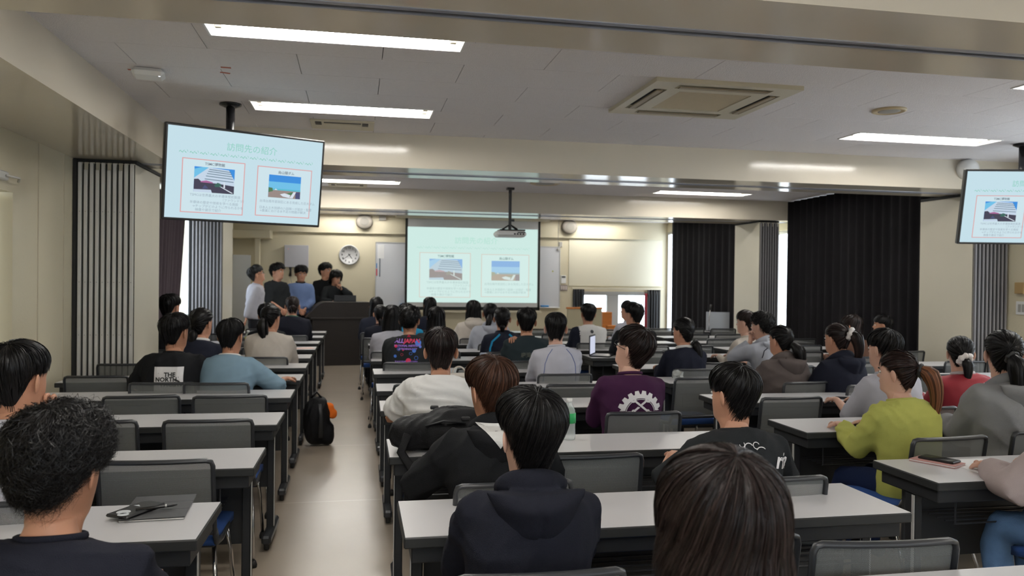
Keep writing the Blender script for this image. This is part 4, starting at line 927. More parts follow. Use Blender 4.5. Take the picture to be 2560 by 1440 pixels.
    V, N, Fc = remesh(mb.v, mb.f, vox, 5); V = folds(V, N, hash(key) % 1000 if False else sum(map(ord, key)), .012 if lod < 2 else .009)
    o = MB().add(V, Fc); cpt, q = sp(.562)
    sh_v = V
    so = o.build('shirt', shirt, root, True)
    if collar is not None or not hood:
        cm = collar or shirt; rr = .060+fit*.2; ang = np.linspace(0, 2*math.pi, 25); r_ = .010 if collar is None else .017
        MB().tube([cpt+np.array([math.cos(t_)*(rr+.008), -.006+math.sin(t_)*(rr+.006), .0+(-.014)*math.sin(t_)+r_*.2]) for t_ in ang], [(r_*.7, r_)]*25, 8, caps=False).build('collar', cm, so, True)
    if hood:
        mb2 = MB(); c, q = sp(.535); c = c+np.array([0, 0, .012]); q2 = q; K_ = hood if isinstance(hood, (int, float)) and hood is not True else 1.0
        yb = -.098-g*.8-fit*.2
        th = np.linspace(-.75, math.pi+.75, 21)
        mb2.tube([c+np.array([.098*K_*math.cos(t_), .015-.085*math.sin(t_), .018+.030*math.sin(t_)-.02*(abs(t_-math.pi/2)/2.3)**3]) for t_ in th], [(.020+.020*max(0, math.sin(t_)), .024+.020*max(0, math.sin(t_))) for t_ in th], 10)
        V2 = []; nu, nv = 16, 12
        for sd_ in (0, 1):
            for jv in range(nv+1):
                vv = jv/nv; z_ = .030-.195*K_*vv; hwv = .150*K_*(1-vv)**.62+.008
                for iu in range(nu+1):
                    uu = iu/nu*2-1; edge = max(0, 1-abs(uu)**2.5); tk = (.052*edge*(math.sin(min(1, vv*1.15+.12)*math.pi)**.6)+.006)*(1-.22*math.exp(-(uu/.05)**2))*(1.25-.25*abs(uu))
                    y_ = yb+.02*(1-vv)-(tk if sd_ else -.012)-.035*math.exp(-((vv-.15)/.2)**2)*edge*sd_; V2.append(c+np.array([uu*hwv, y_+.30*math.sin(q2)*0-z_*0, z_])+np.array([0, z_*math.tan(q2)*.55, 0]))
        W_ = nu+1; O_ = W_*(nv+1); F2 = []
        for jv in range(nv):
            for iu in range(nu): a_ = jv*W_+iu; F2 += [(a_, a_+1, a_+W_+1, a_+W_), (O_+a_, O_+a_+W_, O_+a_+W_+1, O_+a_+1)]
        for iu in range(nu): F2 += [(iu, O_+iu, O_+iu+1, iu+1), (nv*W_+iu+1, O_+nv*W_+iu+1, O_+nv*W_+iu, nv*W_+iu)]
        for jv in range(nv): F2 += [((jv+1)*W_, O_+(jv+1)*W_, O_+jv*W_, jv*W_), (jv*W_+nu, O_+jv*W_+nu, O_+(jv+1)*W_+nu, (jv+1)*W_+nu)]
        mb2.add(V2, F2); V3, N3, F3 = remesh(mb2.v, mb2.f, max(.007, vox*.8), 3); V3 = folds(V3, N3, 11, .007); MB().add(V3, F3).build('hood', shirt, so, True)
        Fc = list(Fc)+[tuple(i+len(V) for i in f) for f in F3]; V = np.concatenate([V, V3])
    if prints: prints(root, so, s, V, Fc, sp, g)
    if raglan: raglan(root, so, V[:len(sh_v)], [f for f in Fc if max(f) < len(sh_v)] if hood else Fc, sp)
    # trousers, shoes
    mb = MB(); mb.add(*torso_ring(sp, .022))
    for pts, rr in lp: mb.tube(pts, [r+.018 for r in rr], 12)
    kp = (stand, round(lean), round(side, 2), wide)
    V, N, Fc = remesh(mb.v, mb.f, .022 if lod > 0 else .016, 4); MB().add(folds(V, N, 5, .006), Fc).build('trousers', pants, root, True)
    for pts, rr in lp:
        ax, ay = pts[-1][0], pts[-1][1]; MB().tube([(ax, ay-.075, .045), (ax, ay-.03, .055), (ax, ay+.06, .048), (ax*1.05, ay+.14, .036), (ax*1.05, ay+.19, .028)], [(.034, .040), (.040, .050), (.044, .044), (.044, .034), (.03, .022)], 12).build('shoe', SHOE, root, True)
    make_hair(hmat, hair, lod, root, HM, tail, sum(map(ord, key)), vol, tail_mat)
    if face:
        for sg in (-1, 1):
            m = MB()
            c = np.array([sg*.031, .079, .112])
            pr_ = [(.0112*math.sin(t_), .0112*math.cos(t_)) for t_ in np.linspace(0, math.pi, 8)]
            MBe = MB().lathe([(max(r_, .0004), z_) for r_, z_ in pr_], 12, (0, 0, 0)); MBe.v = [tuple(HM @ Vector((p[0]+c[0], p[1]+c[1], p[2]*.72+c[2]))) for p in MBe.v]; eo = MBe.build('eye', mat('eye white', (.6, .58, .55), .3), root, True)
            q = MB().lathe([(.0055, 0), (.001, .001)], 12, M=Matrix.Rotation(R_(-90), 4, 'X')); q.v = [tuple(HM @ Vector((p[0]+c[0], p[1]+c[1]+.0112, p[2]+c[2]))) for p in q.v]; q.build('iris', BLACKP, eo)
            q = MB().tube([(sg*.014, .0935, .130), (sg*.032, .092, .134), (sg*.05, .080, .130)], [.0028, .0035, .0018], 6); q.v = [tuple(HM @ Vector(p)) for p in q.v]; q.build('eyebrow', hmat, root, True)
        q = MB().tube([(-.022, .0885, .058), (0, .097, .0585), (.022, .0885, .058)], [(.001, .002), (.003, .0055), (.001, .002)], 8); q.v = [tuple(HM @ Vector(p)) for p in q.v]; q.build('mouth', mat('lip', (.38, .13, .10), .5), root, True)
    if glasses:
        q = MB()
        for sg in (-1, 1):
            q.tube([(sg*.033+.022*math.cos(t_), .103-.006*abs(math.cos(t_)), .110+.017*math.sin(t_)) for t_ in np.linspace(0, 2*math.pi, 17)], .0016, 5, caps=False); q.tube([(sg*.055, .098, .113), (sg*.078, .05, .112), (sg*.080, -.01, .108)], .0018, 5)
        q.tube([(-.011, .104, .112), (.011, .104, .112)], .0015, 5); q.v = [tuple(HM @ Vector(p)) for p in q.v]; q.build('glasses', BLACKP, root, True)
    if chair and not stand: place_chair(root.location[0], root.location[1]+.035, rb*.6, 'net-backed chair taken by the '+chair)
    PEOPLE[key] = (root, HM, s, AR); return root
PEOPLE = {}
def torso_ring(sp, g):
    prof = [(-.005, .12, .09), (.03, .168, .13), (.08, .172, .132), (.14, .160, .120), (.16, .15, .11)]; V = []; n = 20
    for h, w_, d in prof:
        c, q = sp(max(h, 0)); c = c+np.array([0, 0, min(h, 0)])
        for k in range(n): b = 2*math.pi*k/n; V.append(c+np.array([(w_+g-.012)*math.cos(b), (d+g-.012)*math.sin(b), 0]))
    K = len(prof); return V, [(i*n+k, i*n+(k+1) % n, (i+1)*n+(k+1) % n, (i+1)*n+k) for i in range(K-1) for k in range(n)]+[tuple(range(n))[::-1], tuple((K-1)*n+k for k in range(n))]
PANTS = cloth('black trouser cloth', (.018, .018, .022)); SHOE = mat('dark shoe', (.04, .04, .045), .6)
NAVYP = cloth('navy trouser cloth', (.012, .02, .06)); JEANS = cloth('light blue denim', (.12, .22, .40), bscale=250, var=.3)

# ---- printing on clothes: flat outlines dropped onto the cloth from behind
def printer(items, z0=.34, x0=0, off=.0035):
    """items: list of (verts2d, faces, material) in metres around the print centre; z0 = height along the spine"""
    def run(root, so, s, V, Fc, sp, g):
        bv = BVHTree.FromPolygons([tuple(p) for p in V], Fc); c, q = sp(z0)
        for vf, fc, m in items:
            # dense vertices keep the outline on the curved cloth
            W_ = []
            for (a, b) in vf:
                o = Vector((c[0]+x0+a, -1.2, c[2]+b)); h = bv.ray_cast(o, Vector((0, 1, 0)))
                yy = h[0][1] if h[0] is not None else c[1]-.13
                W_.append((c[0]+x0+a, yy-off, c[2]+b))
            MB().add(W_, fc).build('print', m, so)
    return run
def T2(body, size, cx=0, cz=0, bold=0, sx=1, shear=0, ang=0):
    v, f = text_vf(body, size, 'CENTER', bold); ca, sa = math.cos(R_(ang)), math.sin(R_(ang)); return [((p[0]*sx+shear*p[1])*ca-p[1]*sa+cx, (p[0]*sx)*sa+p[1]*ca+cz) for p in v], f
def grid2(w_, h, n=10, cx=0, cz=0): return [((i/n-.5)*w_+cx, (j/n-.5)*h+cz) for j in range(n+1) for i in range(n+1)], [(j*(n+1)+i, j*(n+1)+i+1, (j+1)*(n+1)+i+1, (j+1)*(n+1)+i) for j in range(n) for i in range(n)]
def ring2(r0, r1, a0, a1, n=24, cx=0, cz=0, teeth=0, th=0):
    V = []; Fc = []
    for i in range(n+1):
        a = R_(a0+(a1-a0)*i/n); V += [(cx+r0*math.cos(a), cz+r0*math.sin(a)), (cx+r1*math.cos(a), cz+r1*math.sin(a))]
        if i: Fc.append((2*i-2, 2*i-1, 2*i+1, 2*i))
    return V, Fc
def merge2(*vf):
    V = []; Fc = []
    for v, f in vf: b = len(V); V += v; Fc += [tuple(i+b for i in q) for q in f]
    return V, Fc
def cords(m, pts, r, name='piping', mirror=True):
    def run(root, so, V, Fc, sp):
        bv = BVHTree.FromPolygons([tuple(p) for p in V], Fc); c0, _ = sp(.0)
        for sg in ((-1, 1) if mirror else (1,)):
            P_ = []
            for t_ in np.linspace(0, len(pts)-1, 5*(len(pts)-1)+1):
                i_ = min(int(t_), len(pts)-2); u_ = t_-i_; x_ = (pts[i_][0]*(1-u_)+pts[i_+1][0]*u_)*sg; h_ = pts[i_][1]*(1-u_)+pts[i_+1][1]*u_; c, q = sp(h_)
                o_ = Vector((c[0]+x_, -1.2, c[2])); hh = bv.ray_cast(o_, Vector((0, 1, 0)))
                if hh[0] is not None: P_.append((c[0]+x_, hh[0][1]-.001, c[2]))
            if len(P_) > 2: MB().tube(P_, [(r, r*.35 if r > .005 else r)]*len(P_), 6, up=(0, 1, 0)).build(name, m, so, True)
    return run
WHITEP = mat('white print', (.72, .70, .70), .7); BLACKINK = mat('black print', (.02, .02, .02), .7)
# ------------------------------------------------------------------ the audience and the presenters
C_ = {k: cloth(k+' cloth', v) for k, v in dict(black=(.012, .0125, .014), coal=(.020, .022, .024), navy=(.014, .016, .027), deepnavy=(.0125, .0135, .021), white=(.70, .69, .67), offwhite=(.55, .50, .44), lilacwhite=(.50, .50, .56), blue=(.18, .27, .34), skyshirt=(.14, .20, .36),
     purple=(.048, .014, .045), lime=(.45, .46, .12), red=(.52, .005, .022), grey=(.23, .23, .235), lightgrey=(.40, .42, .47), taupe=(.11, .09, .085), pinkgrey=(.42, .35, .34), brown=(.09, .045, .03), cyan=(.02, .25, .45), dkteal=(.02, .03, .035)).items()}
def T_(y, u, v): return at_y(u, v, y)
# prints
def two_layer(items_far, items_near, z0, x0):
    p1 = printer(items_far, z0, x0, .0035); p2 = printer(items_near, z0, x0, .0050)
    def run(*a): p1(*a); p2(*a)
    return run
def north():
    w = merge2(T2('THE', .036, .008, .010, .0015), T2('NORTH', .036, -.012, -.019, .0015), T2('FACE', .036, .0, -.049, .0015), ring2(.034, .044, 0, 90, 14, .036, -.06), ring2(.019, .028, 0, 90, 12, .036, -.06), ring2(.001, .013, 0, 90, 8, .036, -.06))
    return two_layer([(*grid2(.205, .21, 10, 0, -.035), WHITEP)], [([(a*1.2, b*1.2) for a, b in w[0]], w[1], BLACKINK)], .405, .012)
def gear():
    parts = [ring2(.098, .122, 12, 168, 30), ring2(.090, .0935, 12, 168, 30)]
    for k in range(8):
        a = R_(22+k*19.4); c, s_ = math.cos(a), math.sin(a); h = .017
        parts.append(([(c*.118-s_*h, s_*.118+c*h), (c*.118+s_*h, s_*.118-c*h), (c*.142+s_*h*.7, s_*.142-c*h*.7), (c*.142-s_*h*.7, s_*.142+c*h*.7)], [(0, 1, 2, 3)]))
    for sg in (-1, 1):
        d = np.array([sg*.707, .707]); n = np.array([-d[1], d[0]]); c0 = np.array([-sg*.045, .018]); c1 = np.array([sg*.040, .085]); d = (c1-c0)/np.linalg.norm(c1-c0); n = np.array([-d[1], d[0]])
        q = [c0+n*.006, c0-n*.006, c1-n*.006, c1+n*.006]; parts.append(([tuple(p) for p in q], [(0, 1, 2, 3)]))
        parts.append(ring2(.005, .013, 0, 360, 14, c0[0], c0[1])); an = math.degrees(math.atan2(d[1], d[0])); parts.append(ring2(.007, .020, an+40, an+320, 14, c1[0]+d[0]*.010, c1[1]+d[1]*.010))
    for sg in (-1, 1): parts.append(([(sg*.062, .020), (sg*.165, .010), (sg*.065, .006)], [(0, 1, 2)])); parts.append(([(sg*.105, .020), (sg*.128, .020), (sg*.112, .034), (sg*.095, .034)], [(0, 1, 2, 3)]))
    t = T2('YAMASHIRO', .016, .13, -.004); t = T2('TECHNO', .018, .115, -.006)
    return printer([(*merge2(*parts), WHITEP)], .335, .02, .004)
def script():
    return printer([(*q_, WHITEP) for q_ in (T2('ria', .095, .095, -.035, .002, 1.0, .25, -12), ring2(.018, .022, 200, 30, 16, -.085, .035), ring2(.012, .0155, 20, 300, 14, -.05, .045), ring2(.022, .026, 40, 150, 12, -.03, .015), ring2(.010, .0135, 180, 400, 12, -.115, .05))], .475, .075, .004)
def grid_tri(n=8):
    V = []; F = []
    for j in range(n+1):
        for i in range(n+1): h = (j/n); V.append(((i/n-.5)*.11*(1-h)+.012*h, .045-.085*h))
    return V, [(j*(n+1)+i, j*(n+1)+i+1, (j+1)*(n+1)+i+1, (j+1)*(n+1)+i) for j in range(n) for i in range(n)]
def alljapan():
    P1 = mat('pink print', (.65, .03, .10), .7); P2 = mat('blue print', (.06, .18, .62), .7); P3 = mat('violet print', (.30, .16, .60), .7)
    circ = lambda r, x, z: ring2(.0005, r, 0, 360, 14, x, z); rg_ = lambda r, x, z: ring2(r*.8, r, 0, 360, 16, x, z)
    return printer([(*merge2(T2('ALL', .05, -.085, .10, .002, 1, .15), T2('of TECHNOLOGY', .022, -.01, .03, .001)), P3), *[(*q_, P1) for q_ in (T2('JAPAN', .05, .03, .10, .002, 1, .15), circ(.024, .0, -.075), circ(.014, -.115, .055), circ(.007, -.05, .02), rg_(.012, -.06, -.02), ([(-.02, .135), (.02, .135), (0, .165)], [(0, 1, 2)]))],
        *[(*q_, P2) for q_ in (circ(.028, .085, .085), circ(.018, .05, .015), circ(.014, -.12, -.035), rg_(.018, .07, -.05), rg_(.014, .02, -.01), rg_(.016, -.09, .03), circ(.012, .105, .05))], (*merge2(T2('NATIONAL INSTITUTE', .024, -.01, .058, .001), T2('KAGOSHIMA KOSEN', .022, -.02, -.085, .001)), P3)], .43, .0, .004)
def kagoshima(): return printer([(*T2('鹿児島高専', .05, 0, 0, .001), mat('dim gold print', (.10, .11, .09), .6))], .40, .03, .004)
def redmark(): return printer([(*T2('高', .045, .0, .0, .002), WHITEP)], .49, .055, .004)
def emblem(): return printer([(*merge2(ring2(.001, .022, 0, 360, 18, 0, .05), ([(-.025, .0), (.025, .0), (.025, .006), (-.025, .006)], [(0, 1, 2, 3)]), ([(-.022, -.03), (.022, -.024), (.022, -.016), (-.022, -.022)], [(0, 1, 2, 3)]), ([(-.018, -.044), (.018, -.038), (.018, -.033), (-.018, -.039)], [(0, 1, 2, 3)])), mat('dark grey print', (.05, .05, .06), .7))], .45, .0, .004)
def redsq(): return None
def patch(so, V, Fc, name, m, mask, off=.0016):
    """cover a part of the shirt with cloth of another colour"""
    used = {}; vs = []; fs = []; me = so.data
    nn = np.zeros(len(V)*3); me.vertices.foreach_get('normal', nn); nn = nn.reshape(-1, 3)
    for f in Fc:
        c = V[list(f)].mean(0)
        if mask(c):
            g = []
            for i in f:
                if i not in used: used[i] = len(vs); vs.append(tuple(V[i]+nn[i]*off))
                g.append(used[i])
            fs.append(g)
    if vs: MB().add(vs, fs).build(name, m, so, True)
def stripes(col, half=.006, x0=.115):
    def run(root, so, V, Fc, sp):
        def mk(c):
            h = c[2]-.44; xx = x0+.05*max(0, (.50-h))-.35*max(0, h-.42)
            return abs(abs(c[0])-xx) < half*1.5 and c[1] < .06 and .18 < h < .56
        patch(so, V, Fc, 'piping', col, mk)
    return run
def sleeves(col, side=None, yoke=False):
    def run(root, so, V, Fc, sp):
        patch(so, V, Fc, 'sleeve_panel', col, (lambda c: (abs(c[0]) > .145+.3*max(0, .42-(c[2]-.44))*0) and (side is None or c[0]*side > 0)) if not yoke else (lambda c: c[2]-.44 > .47 and abs(c[0]) > .06+0*c[1] and c[1] < .08 and c[2]-.44 > .60-abs(c[0])*.75))
    return run
WC = C_['white']; sc_white = mat('white scrunchie satin', (.62, .58, .55), .5, bump=.6, bscale=60); sc_black = mat('black elastic', (.015, .015, .015), .6)
def tl(tie, path, r, m=None, t=1, wave=0, tr=None): return dict(tie=tie, path=path, r=r, tie_mat=m, tie_t=t, wave=wave, tie_r=tr)
down = lambda L, b=-.05, x=0: [(x*.3, b*.8, -.01), (x*.7, b*1.2, -L*.45), (x, b*.9, -L)]
# ---- near and left
person('P1', 146, 1004, 1.90, 'person with thick curly black hair and black T-shirt at the nearest left desk', 'curly', yaw=-18, shirt=C_['deepnavy'], sleeve='short', lean=12, lod=0, skin=SKIN2, topz=1.222, hs=1.0, vol=.034, chair='person with curly hair in black', arms='table', fit=.012, pitch=-6, wide=1.06)
person('P2', 40, 850, 3.15, 'person in white T-shirt resting the chin on a hand, at the left edge', 'short', yaw=-24, shirt=C_['lilacwhite'], sleeve='short', lean=12, lod=1, skin=SKIN2, chair='chin-resting person in white at the left edge', arms=('table', 'chin'), fit=.015, hs=1.04, vol=.022, prints=printer([(*merge2(ring2(.02, .05, 0, 300, 12, .12, -.05), ring2(.01, .03, 30, 330, 12, .12, -.16)), BLACKINK)], .40, .03, .004))
person('P3', 436, 781, 6.15, 'person in black T-shirt with a square white print on the back', 'short', yaw=-26, body=-4, shirt=C_['black'], sleeve='short', lean=8, lod=1, skin=SKIN2, chair='person in black with the white square print', arms='wide', fit=.03, hs=1.06, prints=north(), wide=1.05, vol=.024)
person('P4', 576, 795, 6.15, 'person in light blue T-shirt with one arm along the desk', 'short', yaw=-22, body=-8, shirt=C_['blue'], sleeve='elbow', lean=16, lod=1, skin=SKIN2, chair='person in the light blue T-shirt', arms=('table', 'out'), fit=.03, collar=WC, hs=1.04, vol=.02)
person('P5', 502, 769, 7.15, 'person in navy sweater with white collar and a dark ponytail, left block', 'lowtail', yaw=-30, body=-10, shirt=C_['navy'], lean=12, lod=2, chair='person in the navy sweater, left block', collar=WC, tail=tl((0, -.09, .04), down(.22, -.02), .035), vol=.018, fit=.012)
person('P6', 424, 733, 8.8, 'person in dark jacket beside the left wall curtain', 'short', yaw=-30, shirt=C_['black'], lean=6, lod=2, chair='person in the dark jacket near the plum curtain', collar=mat('dim white collar', (.4, .4, .42), .7), fit=.02)
person('P7', 676, 762, 8.0, 'person in white sweater with a long dark ponytail, left block', 'tail', yaw=-30, body=-6, roll=0, shirt=C_['offwhite'], lean=14, lod=2, chair='person in the white sweater, left block', tail=tl((-.01, -.10, .10), [(0, -.06, -.04), (.01, -.06, -.14), (.05, -.03, -.24), (.0, .0, -.36)], .055, None), fit=.03, wide=1.04)
person('P9', 668, 756, 9.0, 'person with rounded dark hair, mostly hidden behind the white sweater', 'bowl', yaw=-10, shirt=C_['coal'], lean=10, lod=3, chair='mostly hidden person, left block')
person('P8', 731, 740, 10.9, 'person in dark navy jumper with tied hair before the lectern', 'lowtail', yaw=10, shirt=C_['deepnavy'], lean=14, lod=2, chair='person in dark navy before the lectern', hmat=HBB, tail=tl((0, -.10, .10), [(0, -.03, -.01), (0, -.04, -.03)], .04), wide=1.12, fit=.03, collar=mat('green collar', (.02, .10, .06), .7))
# ---- middle block
person('M1', 1812, 1122, 1.21, 'person with straight brown-black hair, closest to the camera', 'bob', hmat=HBB, yaw=4, shirt=C_['black'], lean=12, lod=0, topz=1.232, hs=1.02, chair='person closest to the camera', arms='lap', vol=.026)
person('M2', 1330, 968, 2.27, 'person in dark navy hoodie with bowl-cut black hair, front centre', 'bowl', yaw=14, body=-2, shirt=C_['deepnavy'], lean=13, lod=0, skin=SKIN3, hood=True, chair='person in the dark navy hoodie', fit=.018, arms='table', hs=1.04, wide=1.06, vol=.032, side=.06)
person('M3', 1231, 888, 3.15, 'person with brown hair in loose black hoodie over a white shirt', 'bowl', hmat=HBR, yaw=26, body=6, roll=-4, shirt=C_['black'], lean=12, lod=0, hood=True, chair='brown-haired person in the black hoodie', fit=.035, skin=SKIN2, arms='wide', hs=1.04, wide=1.05, vol=.026, prints=printer([(*grid_tri(), C_['white'])],   .55, -.045, .004))
person('M4', 1103, 817, 4.62, 'person in plain white T-shirt leaning on the desk, middle block', 'bowl', hmat=HBB, yaw=-4, body=-6, shirt=C_['white'], sleeve='short', lean=16, lod=1, skin=SKIN2, chair='person in the plain white T-shirt', fit=.03, arms='wide', hs=1.05, wide=1.05, vol=.024)
person('M5', 1593, 815, 4.50, 'person in purple shirt with a white gear print, looking up', 'bowl', hmat=HBB, yaw=40, pitch=16, body=-2, shirt=C_['purple'], lean=5, lod=1, chair='person in the purple shirt', fit=.018, arms='table', skin=SKIN3, hs=1.06, prints=gear(), glasses=True, vol=.026, face=True)
person('M6', 1840, 906, 3.10, 'person in charcoal shirt with white script lettering, facing left', 'bowl', yaw=26, body=-2, shirt=C_['coal'], lean=15, lod=1, chair='person in the charcoal shirt with script', fit=.02, arms='wide', prints=script(), hs=1.08, face=True, vol=.022, sleeve='elbow')
person('M7', 1390, 780, 6.40, 'person in white raglan shirt with thin blue piping', 'bowl', yaw=-12, shirt=C_['lilacwhite'], lean=9, lod=1, chair='person in the white piped shirt', raglan=cords(mat('blue piping', (.05, .09, .30), .7), [(.06, .55), (.10, .50), (.128, .43), (.138, .34), (.140, .24)], .0028), skin=SKIN3, hs=1.02, fit=.012, wide=1.0, vol=.018)
person('M8', 1317, 768, 7.45, 'person in black shirt with dim lettering, hand on own shoulder', 'short', yaw=-8, shirt=C_['dkteal'], sleeve='short', lean=10, lod=2, skin=SKIN2, chair='person in the black lettered shirt', arms=('table', 'shoulder'), prints=kagoshima(), fit=.02, wide=1.08)
person('M9', 1256, 767, 8.35, 'person in navy track jacket with bright blue shoulders', 'lowtail', yaw=-10, shirt=C_['navy'], lean=9, lod=2, chair='person in the navy and blue track jacket', collar=C_['navy'], tail=tl((0, -.09, .04), down(.10, -.01), .03), raglan=cords(C_['cyan'], [(.05, .55), (.09, .51), (.135, .47), (.155, .40), (.16, .3)], .013, 'shoulder_stripe'), fit=.02)
person('M10', 1226, 757, 9.4, 'person in white hoodie with a ponytail, middle block', 'tail', yaw=-12, body=6, shirt=C_['lightgrey'], lean=10, lod=2, hood=True, chair='person in the white hoodie', tail=tl((0, -.10, .10), [(-.02, -.05, -.06), (-.05, -.05, -.18), (-.03, -.03, -.26)], .035), fit=.05)
person('M11', 1184, 750, 10.3, 'person in cream hoodie with long straight black hair', 'long', yaw=0, shirt=C_['offwhite'], lean=12, lod=2, hood=True, chair='person in the cream hoodie', fit=.04)
person('M12', 1024, 764, 7.40, 'person in black T-shirt with a colourful circle print', 'curly', yaw=-20, body=-6, shirt=C_['coal'], sleeve='elbow', lean=12, lod=2, skin=SKIN2, chair='person in the colourful print T-shirt', prints=alljapan(), fit=.03, wide=1.08, vol=.02)
person('M13', 1091, 766, 8.45, 'person in dark cardigan with long loose hair and white collar', 'long', yaw=-5, shirt=C_['coal'], lean=8, lod=2, chair='person in the dark cardigan', collar=WC, fit=.03, wide=1.05)
person('M14', 1075, 742, 11.9, 'person with long black hair in front of the screen edge', 'long', yaw=10, shirt=C_['navy'], lean=8, lod=3, chair='long-haired person before the screen edge')
person('M15', 1016, 757, 9.5, 'person in bright blue top, mostly hidden, middle block', 'short', yaw=20, shirt=C_['cyan'], lean=10, lod=3, chair='person in the bright blue top', face=False)
person('M16', 980, 762, 8.5, 'person in white blouse with long black hair, beside the aisle', 'long', yaw=-8, shirt=C_['lilacwhite'], lean=10, lod=2, chair='person in the white blouse', fit=.02)
person('M17', 951, 761, 10.4, 'person with dark hair behind the white blouse by the aisle', 'lowtail', yaw=0, shirt=C_['deepnavy'], lean=10, lod=3, chair='dark-haired person behind the white blouse', tail=tl((0, -.09, .04), down(.16, -.01), .03))
person('M18', 941, 742, 11.4, 'person in navy jacket with long hair, farthest along the aisle', 'long', yaw=-5, shirt=C_['navy'], lean=12, lod=3, chair='farthest long-haired person along the aisle', fit=.03)
person('M19', 1471, 757, 9.45, 'person in white shirt with one navy sleeve and round emblem', 'short', yaw=5, shirt=C_['white'], lean=8, lod=2, skin=SKIN2, chair='person with the emblem shirt', prints=emblem(), raglan=sleeves(C_['navy'], -1), fit=.03, face=True)
person('M20', 1587, 755, 8.4, 'person in black jacket before the bright low window', 'short', yaw=30, shirt=C_['black'], lean=12, lod=2, chair='person in the black jacket by the low window', fit=.03, wide=1.08, vol=.024)
person('M22', 1572, 751, 10.4, 'person in white shirt half hidden before the low window', 'short', yaw=45, body=10, shirt=C_['lilacwhite'], lean=10, lod=3, chair='half hidden person in white by the low window', face=False)
person('M21', 1711, 793, 6.65, 'person in navy school blazer with a low ponytail', 'lowtail', yaw=32, shirt=C_['navy'], lean=9, lod=2, chair='person in the navy blazer', tail=tl((.02, -.10, .02), [(.02, -.04, -.03), (.04, -.05, -.16), (.04, -.03, -.32)], .04, sc_black), collar=WC, fit=.012, face=True, vol=.02)
# ---- right blocks
person('R1', 1868, 775, 7.7, 'person in cream shirt, head turned left, behind the grey hoodie', 'short', hmat=HBB, yaw=40, body=15, shirt=C_['offwhite'], lean=10, lod=2, skin=SKIN3, chair='person in the cream shirt', face=True, vol=.022)
person('R2', 1908, 778, 6.85, 'person in light grey hoodie, hand on the chin', 'curly', yaw=34, body=20, shirt=C_['lightgrey'], lean=20, lod=2, skin=SKIN3, hood=True, chair='person in the light grey hoodie', arms=('chin', 'table'), face=True, fit=.02, vol=.02, raglan=cords(C_['navy'], [(.10, .53), (.15, .49), (.175, .42)], .004))
person('R3', 1955, 813, 5.75, 'person in taupe fleece jacket with a dark ponytail', 'tail', yaw=22, body=10, shirt=C_['taupe'], lean=12, lod=2, chair='person in the taupe fleece', hood=True, collar=WC, tail=tl((.0, -.11, .09), [(.03, -.06, -.05), (.05, -.06, -.16), (.04, -.03, -.26)], .05), fit=.035, face=True)
person('R4', 2096, 807, 5.55, 'person in navy hoodie with a white scrunchie and ponytail', 'tail', hmat=HBB, yaw=20, body=15, shirt=C_['navy'], lean=12, lod=2, hood=True, chair='person in the navy hoodie with white scrunchie', tail=tl((.0, -.105, .16), [(.03, -.05, -.02), (.05, -.07, -.14), (.03, -.04, -.27)], .048, sc_white, 1.5, 0, .03), fit=.03, face=True)
person('R5', 2133, 785, 7.6, 'person in brown jumper with loose hair, behind the white scrunchie', 'long', hmat=HBB, yaw=30, shirt=C_['brown'], lean=12, lod=3, chair='person in the brown jumper', fit=.02)
person('R6', 2209, 785, 8.2, 'person with black hair before the wide black curtain', 'short', yaw=55, body=20, shirt=C_['black'], lean=16, lod=3, skin=SKIN2, chair='person before the wide black curtain', face=True)
person('R7', 2215, 820, 4.55, 'person in white short-sleeved shirt with a blue lanyard', 'bowl', yaw=18, body=8, shirt=C_['lilacwhite'], sleeve='elbow', lean=14, lod=1, skin=SKIN3, chair='person in the white shirt with lanyard', arms='table', face=True, fit=.025, hs=1.04, vol=.018, raglan=(lambda root, so, V, Fc, sp: patch(so, V, Fc, 'lanyard', mat('blue ribbon', (.06, .16, .55), .6), lambda c: abs(c[0]+.06+.4*(c[2]-.95)) < .008 and c[1] < .05 and c[2] > .68, .003)))
person('R8', 2250, 875, 3.70, 'person in lime green top with a light brown ponytail', 'tail', hmat=HTAIL, yaw=33, body=8, shirt=C_['lime'], lean=13, lod=1, skin=SKIN3, chair='person in the lime green top', arms='table', tail=tl((.0, -.105, .135), [(.035, -.055, -.01), (.06, -.075, -.10), (.075, -.06, -.21), (.07, -.03, -.30)], .045, sc_black, .8), tail_mat=HTAILB, face=True, fit=.028, wide=.97, pants=NAVYP)
person('R9', 2402, 840, 4.75, 'person in red shirt with a ruffled white scrunchie', 'lowtail', yaw=-24, shirt=C_['red'], lean=10, lod=1, skin=SKIN3, chair='person in the red shirt', tail=tl((-.005, -.105, .085), [(0, -.045, -.04), (-.005, -.05, -.12), (0, -.03, -.19)], .035, sc_white, 1.7, 0, .032), fit=.03, prints=redmark(), wide=1.05, pants=NAVYP, vol=.014, collar=mat('pale collar', (.5, .45, .45), .7))
person('R10', 2512, 825, 3.75, 'person in grey zip hoodie with a long wavy black ponytail', 'tail', yaw=-28, body=-2, shirt=C_['grey'], lean=9, lod=1, skin=SKIN3, chair='person in the grey hoodie, right edge', hood=True, tail=tl((.0, -.115, .11), [(.0, -.05, -.03), (.01, -.06, -.18), (.03, -.06, -.32), (.05, -.05, -.46)], .045, sc_black, .8, .10), fit=.04, hs=1.04, wide=1.06, vol=.014)
person('R11', 2715, 905, 2.72, 'person in pale pinkish sweater and blue jeans, cut by the right edge', 'long', yaw=30, body=10, shirt=C_['pinkgrey'], lean=16, lod=1, skin=SKIN3, chair='person in the pinkish sweater, cut off right', arms='wide', fit=.045, pants=JEANS, wide=1.05, topz=1.24)
